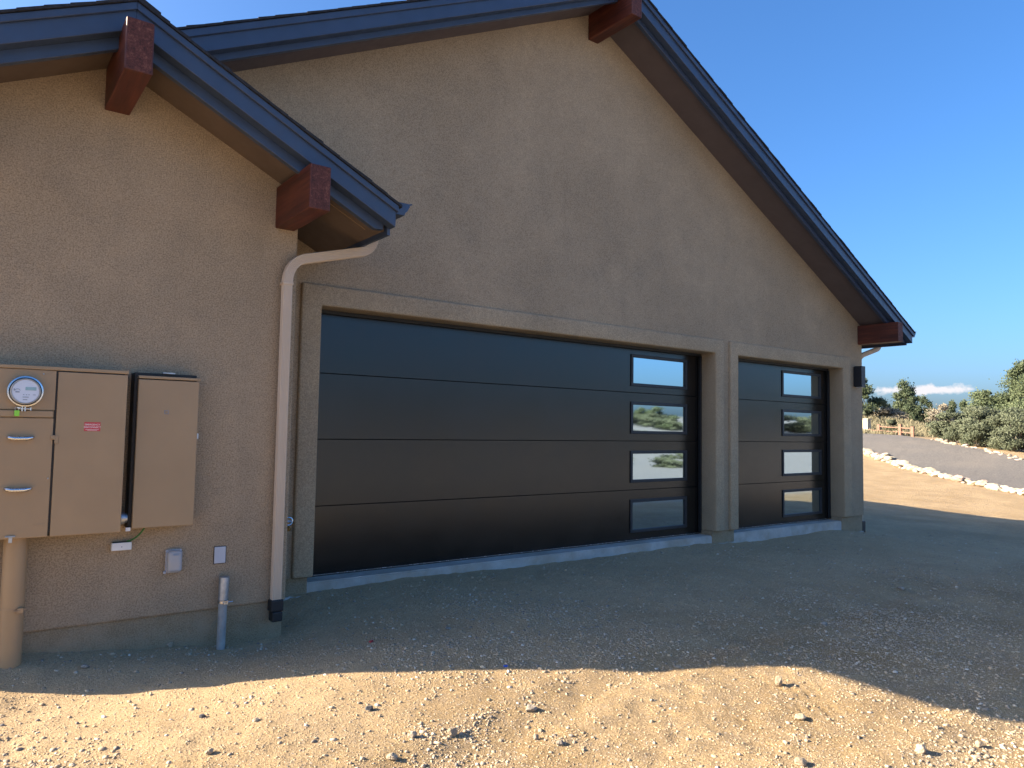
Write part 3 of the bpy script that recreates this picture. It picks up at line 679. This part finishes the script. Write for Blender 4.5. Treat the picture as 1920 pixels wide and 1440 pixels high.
# grey stub-up
su = thing('conduit_stub', 'grey stub of pipe standing out of the ground by the left wall', 'pipe', (1.55, 5.36, -1.7))
obj('pipe', T([(1.545, 5.355, -1.8), (1.553, 5.36, -1.20)], .029, 20), MAT['pvc_grey'], su, smooth=True)
bm = T([(1.553, 5.36, -1.215), (1.556, 5.362, -1.062), (1.556, 5.362, -1.058)], [.034, .034, .030], 20); obj('coupling', bm, MAT['galv'], su, smooth=True)
bm = T([(1.553, 5.36, -1.238), (1.553, 5.36, -1.222)], .036, 18); tube(bm, [(1.54, 5.32, -1.23), (1.61, 5.325, -1.228)], .004, 8); box(bm, 1.545, 1.575, 5.312, 5.332, -1.243, -1.217)
obj('ground_clamp', bm, MAT['chrome'], su, smooth=True)
# hose bib in the recess beside the wide door
hb = thing('hose_bib', 'brass hose tap in the dark recess beside the downspout', 'tap', (2.25, 6.1, -.8))
bm = T([(2.235, YW, -.80), (2.235, 6.03, -.80)], .017, 14); tube(bm, [(2.235, 6.06, -.80), (2.243, 6.02, -.835), (2.245, 6.0, -.86)], [.014, .016, .018], 12); obj('body', bm, MAT['brass'], hb, smooth=True)
obj('flange', T([(2.235, YW - .001, -.80), (2.235, YW - .010, -.80)], .034, 18), MAT['brass'], hb, smooth=True)
bm = T([(2.235, 6.03, -.80), (2.235, 5.985, -.785)], .008, 10); obj('stem', bm, MAT['chrome'], hb, smooth=True)
bm = T([(2.235 + .032 * math.cos(t), 5.985, -.785 + .032 * math.sin(t)) for t in np.linspace(0, 2 * math.pi, 13)], .007, 8, caps=False); tube(bm, [(2.205, 5.985, -.785), (2.265, 5.985, -.785)], .006, 6); obj('wheel_handle', bm, MAT['chrome'], hb, smooth=True)
# wall light at the right corner
wl = thing('wall_light', 'black box wall light at the right corner of the garage', 'wall light', (11.63, 6.05, .78))
obj('back_plate', B(11.575, 11.69, YW - .022, YW - .001, .79, 1.11), MAT['black'], wl, bev=.003)
bm = bmesh.new(); prism(bm, [(11.567, .782), (11.69, .782), (11.69, 1.118), (11.567, 1.118)], 6.0, 6.118); obj('shade', bm, MAT['black'], wl, bev=.004)
obj('lens', B(11.585, 11.672, 6.012, 6.105, .776, .7815), MAT['white'], wl)

# ------------------------------------------------------------------ stones
def rock_mesh(name, size, seed, flat=.7, sub=2, rough=.18):
    bm = bmesh.new(); bmesh.ops.create_icosphere(bm, subdivisions=sub, radius=1); r = random.Random(seed)
    ax = [Vector((r.gauss(0, 1), r.gauss(0, 1), r.gauss(0, 1))).normalized() for _ in range(9)]; cut = [r.uniform(.55, .92) for _ in ax]
    for v in bm.verts:
        n = v.co.normalized(); k = 1.0
        for a, c in zip(ax, cut):
            d = n.dot(a)
            if d > 1e-3: k = min(k, c / d)
        v.co = n * (k + r.uniform(-rough, rough) * .18)
    for v in bm.verts: v.co.x *= size[0]; v.co.y *= size[1]; v.co.z *= size[2]
    me = bpy.data.meshes.new(name); bm.to_mesh(me); bm.free(); return me
def rockmat(name, lo, hi, sc=18):
    m = MatB(name); n = m.noise(sc, 5, .65); b = m.noise(sc * .12, 3)
    c = m.mix(m.rng(n, .35, .65, 0, 1), lo, hi); c = m.mix(m.rng(b, .42, .6, 0, .6), c, tuple(x * .72 for x in lo)); m.set(c, .92, 0, .25); m.bump(n, .6, .02); return m.m
MAT['limestone'] = rockmat('cream_stone', (.40, .34, .24), (.60, .52, .39), 6)
MAT['pinkstone'] = rockmat('pinkish_stone', (.40, .29, .22), (.58, .46, .36), 6)
MAT['rock'] = rockmat('tan_rock', (.33, .26, .18), (.48, .40, .29), 40)
MAT['greyrock'] = rockmat('grey_rock', (.25, .215, .175), (.42, .37, .30), 40)
MAT['darkrock'] = rockmat('dark_rock', (.06, .06, .065), (.15, .15, .15), 40)
stone_meshes = {}
def stone_variants(key, mat):
    L = []
    for i in range(9):
        if i >= 6: mat = MAT['pinkstone' if key == 'lime' else 'rock']
        me = rock_mesh('stone', (1, random.uniform(.7, 1), random.uniform(.55, .8)), 100 + i * 7 + len(key), sub=2); me.materials.append(mat); L.append(me)
    stone_meshes[key] = L
stone_variants('lime', MAT['limestone']); stone_variants('pink', MAT['pinkstone'])
def border(name, label, pts, key, s0, s1, step, rows, first, last):
    p0 = pts[len(pts) // 2]; base = thing(name, label, 'stone edging', (p0[0], p0[1], th(p0[0], p0[1])))
    q = np.array(pts)[:, :2]; d = np.r_[0, np.cumsum(np.hypot(*np.diff(q, axis=0).T))]; s = first; k = 0
    while s < min(last, d[-1]):
        for r in range(rows):
            ss = s + random.uniform(-.1, .1); x = np.interp(ss, d, q[:, 0]); y = np.interp(ss, d, q[:, 1])
            i = min(np.searchsorted(d, ss), len(q) - 1); t = q[i] - q[i - 1]; t = t / np.hypot(*t); nrm = np.array([-t[1], t[0]])
            off = (r - (rows - 1) / 2) * s0 * 1.7 + random.uniform(-.16, .16); x += nrm[0] * off; y += nrm[1] * off
            o = bpy.data.objects.new('stone', random.choice(stone_meshes[key])); COL.objects.link(o); o.parent = base
            sz = s0 * .6 + (s1 * 1.25 - s0 * .6) * random.random() ** 1.7
            o.scale = (sz * random.uniform(.9, 1.35), sz, sz * random.uniform(.75, 1.1)); o.rotation_euler = (random.uniform(-.3, .3), random.uniform(-.3, .3), random.uniform(0, 6.28))
            z = float(ground_z(x, y)[0]) + sz * .30
            o.location = np.array([x, y, z]) - WL[base.name]
        s += random.uniform(.8, 1.2) * step
    return base
nb = [atz(2060, 972, 19.6), atz(1990, 950, 20.8), atz(1920, 926, 22.2), atz(1860, 912, 23.7), atz(1800, 898, 25.3), atz(1700, 873, 29.2), atz(1625, 848, 33.4), atz(1570, 832, 37)]
border('near_stone_edging', 'row of cream rocks along the near edge of the gravel road', nb, 'lime', .105, .20, .23, 3, .2, 99)
fb = [atz(2060, 895, 27), atz(1990, 883, 28.4), atz(1920, 868, 30), atz(1840, 847, 33), atz(1795, 836, 35), atz(1752, 826, 37.3)]
border('far_stone_edging', 'band of pinkish rocks along the far edge of the gravel road', fb, 'pink', .10, .15, .26, 2, .2, 99)

# single rocks lying in the yard
ROCKS = [  # px, py of the contact, width px, height px, material, label
    (1460, 1284, 17, 20, 'rock', 'upright cream rock standing alone just below the shadow edge'),
    (1725, 1410, 26, 18, 'rock', 'largest pale rock at the lower right casting a small shadow'),
    (1835, 1400, 20, 12, 'rock', 'smooth oval pale rock near the bottom right corner'),
    (1500, 1434, 30, 15, 'rock', 'flat pale rock cut by the bottom edge of the photo'),
    (1500, 1346, 30, 9, 'rock', 'low flat tan rock half buried in the sunlit ground'),
    (1272, 1252, 17, 6, 'rock', 'tan rock lying right on the straight shadow edge'),
    (995, 1332, 30, 14, 'greyrock', 'grey rock in a cluster of chips on the sunlit ground'),
    (1005, 1387, 14, 12, 'greyrock', 'small grey upright rock near the middle of the foreground'),
    (1050, 1396, 22, 9, 'greyrock', 'pale grey flat rock low in the foreground'),
    (848, 1378, 24, 18, 'rock', 'biggest pale rock of the gravel heap in the foreground'),
    (775, 1383, 18, 14, 'greyrock', 'grey rock at the left of the gravel heap'),
    (735, 1424, 26, 14, 'rock', 'rounded tan rock near the bottom edge below the wide door'),
    (692, 1331, 18, 10, 'darkrock', 'dark grey rock on sunlit ground under the shadow edge'),
    (380, 1346, 16, 9, 'darkrock', 'dark bluish rock in the sunlit left foreground'),
    (480, 1352, 18, 8, 'rock', 'tan flat rock in the sunlit left foreground'),
    (392, 1412, 18, 11, 'rock', 'tan rock near the bottom left of the yard'),
    (1545, 1172, 16, 7, 'greyrock', 'pale flat rock in the shade before the narrow door'),
    (1690, 1106, 18, 8, 'greyrock', 'pale rock in the shade right of the narrow door'),
    (160, 1252, 18, 8, 'greyrock', 'pale chip of rock in the shade near the thick conduit'),
    (318, 1213, 20, 11, 'rock', 'brown rock against the foot of the left wall'),
    (374, 1210, 18, 9, 'rock', 'flat brown rock beside the grey pipe stub'),
    (840, 1180, 14, 6, 'greyrock', 'pale rock in the shade before the wide door'),
]
for i, (px, py, w, h, mk, lab) in enumerate(ROCKS):
    z = -1.5
    for _ in range(4): p = onZ(px, py, z); z = float(ground_z(p[0], p[1])[0])
    d = float(np.dot(p, CF)); a, b = .88 * w / FPX * d / 2, .9 * h / FPX * d
    me = rock_mesh('rock', (a, a * .85, b * .62), 300 + i, sub=3, rough=.3)
    for v in me.vertices: v.co += Vector((p[0], p[1], p[2] + b * .36))
    o = link('rock', me, MAT[mk]); tag(o, lab, 'rock', 'loose rocks in the yard')
def scrap(px, py, s, mat, name, label):
    z = -1.5
    for _ in range(4): p = onZ(px, py, z); z = float(ground_z(p[0], p[1])[0])
    bm = bmesh.new(); box(bm, p[0] - s, p[0] + s, p[1] - s * .6, p[1] + s * .6, p[2], p[2] + s * .7)
    for v in bm.verts: v.co += Vector((random.uniform(-s, s) * .35, random.uniform(-s, s) * .35, random.uniform(-s, s) * .2))
    tag(obj(name, bm, MAT[mat]), label, 'scrap')
scrap(949, 1250, .012, 'blue_scrap', 'plastic_scrap', 'tiny blue scrap of plastic in the shade before the wide door')
scrap(697, 1204, .016, 'red_scrap', 'plastic_scrap', 'tiny red scrap of plastic on the ground right of the downspout')

# loose gravel: many small angular pebbles, denser in drifts and in a heap
ico = bmesh.new(); bmesh.ops.create_icosphere(ico, subdivisions=1, radius=1); iv = np.array([v.co[:] for v in ico.verts]); iff = np.array([[v.index for v in f.verts] for f in ico.faces]); ico.free()
def pebbles(name, n, smin, smax, heap, mat, far=5.5, even=.10, pw=4.2):
    x = RNG.uniform(-.5, 14, n * 6); y = RNG.uniform(.7, 6.1, n * 6)
    dist = np.hypot(x, y); dn = vnoise(x * .8 + 5, y * .8 + 1) + .6 * vnoise(x * 2.6, y * 2.6)
    pr = np.clip(even + 1.1 * np.clip(dn + .05, 0, 1), 0, 1) * np.clip(far / dist, .02, 1.2) ** (1 if even < .5 else 2.2)
    dep = x * CF[0] + y * CF[1]; sd = x * CR[0] + y * CR[1]
    ok = (RNG.random(n * 6) < pr) & (dep > 2.2) & (np.abs(sd) < dep * .76) & ~((y > 5.35) & (x < 2.05))
    x, y = x[ok][:n], y[ok][:n]
    if heap:
        hx, hy = [], []
        for (px, py, spr, k) in heap:
            p = onZ(px, py, -1.52); hx.append(RNG.normal(p[0], spr, k)); hy.append(RNG.normal(p[1], spr * .6, k))
        x = np.r_[x, np.concatenate(hx)]; y = np.r_[y, np.concatenate(hy)]
    m = len(x); s = smin * (smax / smin) ** (RNG.random(m) ** pw)
    z = ground_z(x, y) + s * RNG.uniform(-.15, .25, m)
    sc = np.stack([s * RNG.uniform(.8, 1.5, m), s * RNG.uniform(.6, 1.1, m), s * RNG.uniform(.45, .85, m)], 1)
    a = RNG.uniform(0, 6.28, m); ca, sa = np.cos(a), np.sin(a)
    v = iv[None] * (1 + RNG.uniform(-.32, .22, (m, len(iv), 1))) * sc[:, None]
    vx = v[..., 0] * ca[:, None] - v[..., 1] * sa[:, None]; vy = v[..., 0] * sa[:, None] + v[..., 1] * ca[:, None]
    V = np.stack([vx + x[:, None], vy + y[:, None], v[..., 2] + z[:, None]], -1).reshape(-1, 3)
    Fc = (iff[None] + (np.arange(m) * len(iv))[:, None, None]).reshape(-1, 3)
    me = np_mesh(name, V, Fc); o = link(name, me, mat, origin=(3, 3, -1.5)); o['kind'] = 'stuff'; return o
def pebmat(name, stops):
    m = MatB(name); g = m.n.new('ShaderNodeNewGeometry')
    c = m.ramp(g.outputs['Random Per Island'], stops); f = m.noise(90, 3)
    m.set(m.mix(m.rng(f, .3, .7, 0, .35), c, (.5, .42, .32)), .93, 0, .25); return m.m
HEAP = [(860, 1385, .10, 260), (780, 1385, .08, 130), (900, 1365, .12, 220), (830, 1430, .12, 240), (930, 1420, .1, 120), (1055, 1390, .07, 90), (995, 1335, .05, 60), (480, 1325, .09, 110), (1490, 1392, .10, 120), (1000, 1180, .3, 350), (1400, 1170, .35, 500), (1800, 1130, .45, 700), (640, 1130, .25, 350), (330, 1215, .22, 300), (150, 1240, .15, 160), (480, 1200, .18, 240)]
pm = pebmat('mixed_pebbles', [(0, (.15, .14, .135)), (.2, (.30, .235, .16)), (.6, (.40, .30, .19)), (.9, (.46, .37, .26)), (1, (.60, .55, .47))])
tag(pebbles('loose_gravel', 52000, .003, .015, HEAP, pm, 7.0, .13), 'small loose stones scattered over the yard')

iv = np.array([(1, 0, 0), (-1, 0, 0), (0, 1, 0), (0, -1, 0), (0, 0, 1), (0, 0, -1)], float); iff = np.array([(0, 2, 4), (2, 1, 4), (1, 3, 4), (3, 0, 4), (2, 0, 5), (1, 2, 5), (3, 1, 5), (0, 3, 5)])
pf = pebmat('sand_grains', [(0, (.24, .18, .12)), (.25, (.36, .26, .155)), (.7, (.44, .32, .19)), (1, (.52, .42, .29))])
tag(pebbles('coarse_sand', 60000, .0028, .0075, None, pf, 3.4, .9, 2.0), 'coarse sand grains over the sunlit ground')

# ------------------------------------------------------------------ plants beyond the road
def leafmat(name, cols, trans=.35, soft=.55):
    m = MatB(name); g = m.n.new('ShaderNodeNewGeometry'); n = m.noise(.9, 4, .65)
    r = m.math('ADD', m.math('MULTIPLY', g.outputs['Random Per Island'], .55), m.math('MULTIPLY', n, .55))
    m.set(m.ramp(r, [(.2, cols[0]), (.5, cols[1]), (.85, cols[2])]), .7, 0, .25)
    tcn = m.n.new('ShaderNodeTexCoord'); vs = m.n.new('ShaderNodeVectorMath'); vs.operation = 'SUBTRACT'; vs.inputs[1].default_value = (0, 0, .7); m.l.new(tcn.outputs['Object'], vs.inputs[0])
    vn = m.n.new('ShaderNodeVectorMath'); vn.operation = 'NORMALIZE'; m.l.new(vs.outputs[0], vn.inputs[0])
    vm = m.n.new('ShaderNodeMix'); vm.data_type = 'VECTOR'; vm.inputs['Factor'].default_value = soft; m.l.new(g.outputs['Normal'], vm.inputs['A']); m.l.new(vn.outputs[0], vm.inputs['B'])
    if soft: m.l.new(vm.outputs['Result'], m.b.inputs['Normal'])
    tr = m.n.new('ShaderNodeBsdfTranslucent'); m.l.new(m.b.inputs['Base Color'].links[0].from_socket, tr.inputs[0])
    mx = m.n.new('ShaderNodeMixShader'); mx.inputs[0].default_value = trans; out = m.n['Material Output']
    m.l.new(m.b.outputs[0], mx.inputs[1]); m.l.new(tr.outputs[0], mx.inputs[2]); m.l.new(mx.outputs[0], out.inputs[0]); return m.m
LM = dict(juniper=leafmat('juniper_leaf', [(.060, .085, .050), (.095, .128, .074), (.15, .178, .100)]),
          oak=leafmat('scrub_oak_leaf', [(.070, .095, .050), (.115, .150, .080), (.175, .205, .110)]),
          sage=leafmat('grey_green_leaf', [(.086, .104, .066), (.126, .148, .093), (.182, .200, .130)]),
          grey=leafmat('bare_grey_twig', [(.16, .145, .11), (.25, .22, .165), (.33, .29, .22)], .1, .3),
          straw=leafmat('dry_straw', [(.145, .135, .085), (.205, .185, .115), (.28, .245, .155)], .2, 0))
MAT['bark'] = plain('bark', (.11, .085, .065), .95, 0, .3, 12)
def leaves(cent, rad, n, size, seed, upward=.0, shape=1.0):
    """n leaf quads spread through clump ellipsoids cent[k] +- rad[k], denser towards their skins"""
    r = np.random.default_rng(seed); k = r.integers(0, len(cent), n); w = rad[k].prod(1) if False else None
    d = r.normal(size=(n, 3)); d /= np.linalg.norm(d, axis=1)[:, None]; rr = r.random(n) ** .45
    rr = rr * np.where(r.random(n) < .16, r.uniform(1.0, 1.75, n), 1)
    c = cent[k] + d * rad[k] * rr[:, None] * (1 + .25 * r.normal(size=(n, 1)) * .5)
    a = r.normal(size=(n, 3)); a[:, 2] += upward; a /= np.linalg.norm(a, axis=1)[:, None]
    b = np.cross(a, r.normal(size=(n, 3))); b /= np.linalg.norm(b, axis=1)[:, None]
    s = size * r.uniform(.6, 1.5, (n, 1)); a = a * s * shape; b = b * s * .6
    V = np.stack([c - a, c + b * .9, c + a, c - b * .9], 1).reshape(-1, 3); return V, np.arange(4 * n).reshape(n, 4)
def plant(name, label, cat, x, y, h, w, mat, n, size, seed, clumps=14, trunk=.0, group=None, cone=.0, upward=0, shape=1., d=None, zoff=-.1):
    r = np.random.default_rng(seed); z = th(x, y) + zoff; d = d or w
    t = thing(name, label, cat, (x, y, z), group); cent, rad = [], []
    clumps = int(clumps * 1.5)
    for i in range(clumps):
        u = r.uniform(.12 if trunk == 0 else trunk, .93); an = r.uniform(0, 6.28)
        lim = math.sqrt(max(.03, 1 - (2 * u - .85) ** 2 * .8)) * (1 - cone * u); q = lim * math.sqrt(r.uniform(.05, .85))
        cent.append((x + w * .5 * q * math.cos(an), y + d * .5 * q * math.sin(an), z + h * u))
        s = r.uniform(.07, .24) * (1 - .35 * u * (1 if cone else .4)); rad.append((w * s, d * s, h * s * .62))
    cent, rad = np.array(cent), np.array(rad)
    V, Fq = leaves(cent, rad, int(n * 1.9), size * .72, seed + 1, upward, shape)
    V[:, 2] = np.maximum(V[:, 2], z + .02)
    link('crown' if trunk else 'foliage', np_mesh('crown', V, Fq), LM[mat], t)
    bm = bmesh.new()
    if trunk:
        tube(bm, [(x, y, z - .2), (x + .03 * h * r.normal(), y, z + h * trunk * .6), (x + .03 * h * r.normal(), y, z + h * .6)], [.045 * h, .035 * h, .012 * h], 8)
    for i in range(min(clumps, 9)):
        e = cent[i]; m_ = ((x + e[0]) / 2, (y + e[1]) / 2, z + (e[2] - z) * .62)
        tube(bm, [(x + r.uniform(-.05, .05), y, z - .05 if not trunk else z + h * trunk * .5), m_, tuple(e)], [.012 * h + .01, .008 * h + .006, .003 * h + .003], 6)
    obj('trunk' if trunk else 'stems', bm, MAT['bark'], t); return t
def plant_px(name, label, cat, px, ybase, ytop, halfw, t, mat, n, size, seed, **k):
    p = at(px, ybase, t); z = th(p[0], p[1]); top = at(px, ytop, t)[2]
    return plant(name, label, cat, p[0], p[1], top - z + .1, 2 * halfw / FPX * t, mat, n, size, seed, **k)
GT = 'trees and brush beyond the road'
plant_px('juniper_tree', 'yellow green tree half hidden by the garage corner', 'tree', 1612, 788, 706, 44, 56, 'oak', 7000, .10, 21, clumps=20, trunk=.18, cone=.35, group=GT)
plant_px('juniper_tree', 'tallest dark green tree standing in the middle beyond the road', 'tree', 1700, 789, 709, 33, 60, 'juniper', 8000, .10, 22, clumps=22, trunk=.14, cone=.45, group=GT)
plant_px('juniper_bush', 'shorter dark bush leaning against the tallest middle tree', 'bush', 1731, 789, 741, 20, 59, 'juniper', 4000, .09, 23, clumps=12, trunk=.1, group=GT)
plant_px('scrub_bush', 'dark bush between the garage corner and the tallest middle tree', 'bush', 1645, 789, 750, 24, 58, 'sage', 5000, .09, 24, clumps=14, group=GT)
plant_px('scrub_bush', 'grey leafless bush right of the tallest middle tree', 'bush', 1760, 791, 755, 34, 58, 'grey', 6000, .09, 25, clumps=16, group=GT)
plant_px('scrub_bush', 'grey brush in front of the dark bush near the garage corner', 'bush', 1665, 790, 763, 28, 56, 'grey', 4500, .09, 26, clumps=12, group=GT)
plant_px('oak_tree', 'left of two small round green trees on the skyline', 'tree', 1783, 786, 750, 16, 78, 'oak', 3500, .12, 27, clumps=10, trunk=.2, group=GT)
plant_px('oak_tree', 'right of two small round green trees on the skyline', 'tree', 1806, 786, 752, 13, 80, 'oak', 3000, .12, 28, clumps=9, trunk=.2, group=GT)
plant_px('scrub_bush', 'small round grey green bush behind the wooden fence', 'bush', 1672, 806, 786, 13, 48, 'sage', 2500, .06, 29, clumps=9, group=GT)
plant_px('manzanita_shrub', 'leftmost of the big grey green shrubs beside the far road edge', 'shrub', 1788, 834, 772, 36, 37.5, 'sage', 12000, .055, 30, clumps=24, group=GT, upward=.6, shape=1.3)
plant_px('manzanita_shrub', 'widest grey green shrub in the middle of the big shrubs', 'shrub', 1842, 846, 764, 44, 35.5, 'sage', 16000, .055, 31, clumps=30, group=GT, upward=.6, shape=1.3)
plant_px('manzanita_shrub', 'grey green shrub at the right edge of the photo', 'shrub', 1905, 858, 768, 44, 33.5, 'sage', 16000, .052, 32, clumps=30, group=GT, upward=.6, shape=1.3)
plant_px('oak_tree', 'broad green tree rising behind the big grey shrubs', 'tree', 1862, 830, 724, 52, 47, 'oak', 12000, .085, 33, clumps=26, trunk=.15, cone=.25, group=GT)
plant_px('oak_tree', 'tall green tree cut by the right edge of the photo', 'tree', 1932, 836, 672, 64, 45, 'oak', 16000, .085, 34, clumps=32, trunk=.15, cone=.3, group=GT)
plant_px('scrub_bush', 'low pale brush on the skyline left of the big shrubs', 'bush', 1728, 800, 772, 34, 66, 'grey', 4000, .09, 35, clumps=14, group=GT)
# far brush on the rise, and dry grass before it
def scatter_tufts(name, n, box_px, mat, size, seed, up, shape, tr):
    r = np.random.default_rng(seed); px = r.uniform(box_px[0], box_px[1], n); t = r.uniform(tr[0], tr[1], n); dd = np.array([ray(a, 800) for a in px])
    x = dd[:, 0] / FPX * t; y = dd[:, 1] / FPX * t; z = ground_z(x, y)
    a = np.stack([r.normal(0, .35, n), r.normal(0, .35, n), np.ones(n)], 1); s = size * r.uniform(.5, 1.4, (n, 1)); a = a * s
    an = r.uniform(0, 6.28, n); b = np.stack([np.cos(an), np.sin(an), 0 * an], 1) * s * shape; c = np.stack([x, y, z], 1)
    V = np.stack([c - b, c + b, c + a + b * .2, c + a - b * .2], 1).reshape(-1, 3)
    o = link(name, np_mesh(name, V, np.arange(4 * n).reshape(n, 4)), LM[mat], origin=(40, 40, 0)); o['kind'] = 'stuff'; return o
tag(scatter_tufts('dry_grass', 26000, (1560, 1960), 'straw', .22, 41, 1, .14, (44.5, 66)), 'dry straw coloured grass on the slope behind the fence')
tag(scatter_tufts('far_brush', 22000, (1500, 2000), 'grey', .95, 42, 1, .3, (68, 100)), 'grey brush covering the top of the far slope')

# split-rail fence and pale pillar at the road end
fz = lambda x, y: th(x, y)
PX = [(1648, 811, 794), (1688, 816, 797), (1711.5, 818, 801)]
fpts = [at(a, b, t) for (a, b, c_), t in zip(PX, (46.5, 44.5, 43.5))]
fn = thing('split_rail_fence', 'short reddish split rail fence beyond the gravel road', 'fence', (fpts[1][0], fpts[1][1], fz(fpts[1][0], fpts[1][1])))
for i, p in enumerate(fpts):
    z = fz(p[0], p[1]); h = (.62, .70, .60)[i]; s = .085
    bm = B(p[0] - s, p[0] + s, p[1] - s, p[1] + s, z - .2, z + h); obj('post', bm, MAT['cedar'], fn, bev=.02)
q0 = at(1629, 808, 47.4)
chain = [q0] + fpts
for a, b in zip(chain, chain[1:]):
    for hh in (.24, .50):
        if a is q0 and hh > .4: continue
        za, zb = fz(a[0], a[1]) + hh, fz(b[0], b[1]) + hh
        obj('rail', T([(a[0], a[1], za), ((a[0] + b[0]) / 2, (a[1] + b[1]) / 2, (za + zb) / 2 - .03), (b[0], b[1], zb)], .032, 7), MAT['cedar'], fn)
pp = at(1624, 806, 48.5); zp = fz(pp[0], pp[1])
pb = thing('block_pillar', 'pale square block pillar beside the fence at the garage corner', 'pillar', (pp[0], pp[1], zp))
obj('shaft', B(pp[0] - .22, pp[0] + .22, pp[1] - .22, pp[1] + .22, zp - .3, zp + .78), MAT['pale_post'], pb, bev=.015)
obj('cap', B(pp[0] - .26, pp[0] + .26, pp[1] - .26, pp[1] + .26, zp + .781, zp + .85), MAT['pale_post'], pb, bev=.015)

# the hillside that the door windows mirror: brush and trees behind the photographer
src = None; rr = random.Random(5)
protos = [plant('hill_bush', 'brush on the hillside mirrored in the garage door windows', 'bush', 78, -58, 2.0, 5.0, 'sage', 2600, .18, 60, clumps=14, group='hillside brush behind the viewer'),
          plant('hill_tree', 'green tree on the hillside mirrored in the garage door windows', 'tree', 92, -70, 2.8, 4.5, 'oak', 3200, .18, 61, clumps=16, trunk=.2, group='hillside brush behind the viewer')]
for i in range(58):
    s = protos[i % 2] if i % 3 and i < 34 else protos[0]; c = s.copy(); COL.objects.link(c)
    an = math.radians(rr.uniform(-62, -14)); dist = rr.uniform(85, 150) if i < 34 else rr.uniform(30, 62); x, y = dist * math.cos(an), dist * math.sin(an)
    c.location = (x, y, th(x, y) - .1 + Z0); k = rr.uniform(.7, 1.5) if i < 34 else rr.uniform(.22, .5); c.scale = (k, k, k * rr.uniform(.8, 1.2)); c.rotation_euler = (0, 0, rr.uniform(0, 6.28))
    for ch in s.children:
        d = ch.copy(); COL.objects.link(d); d.parent = c
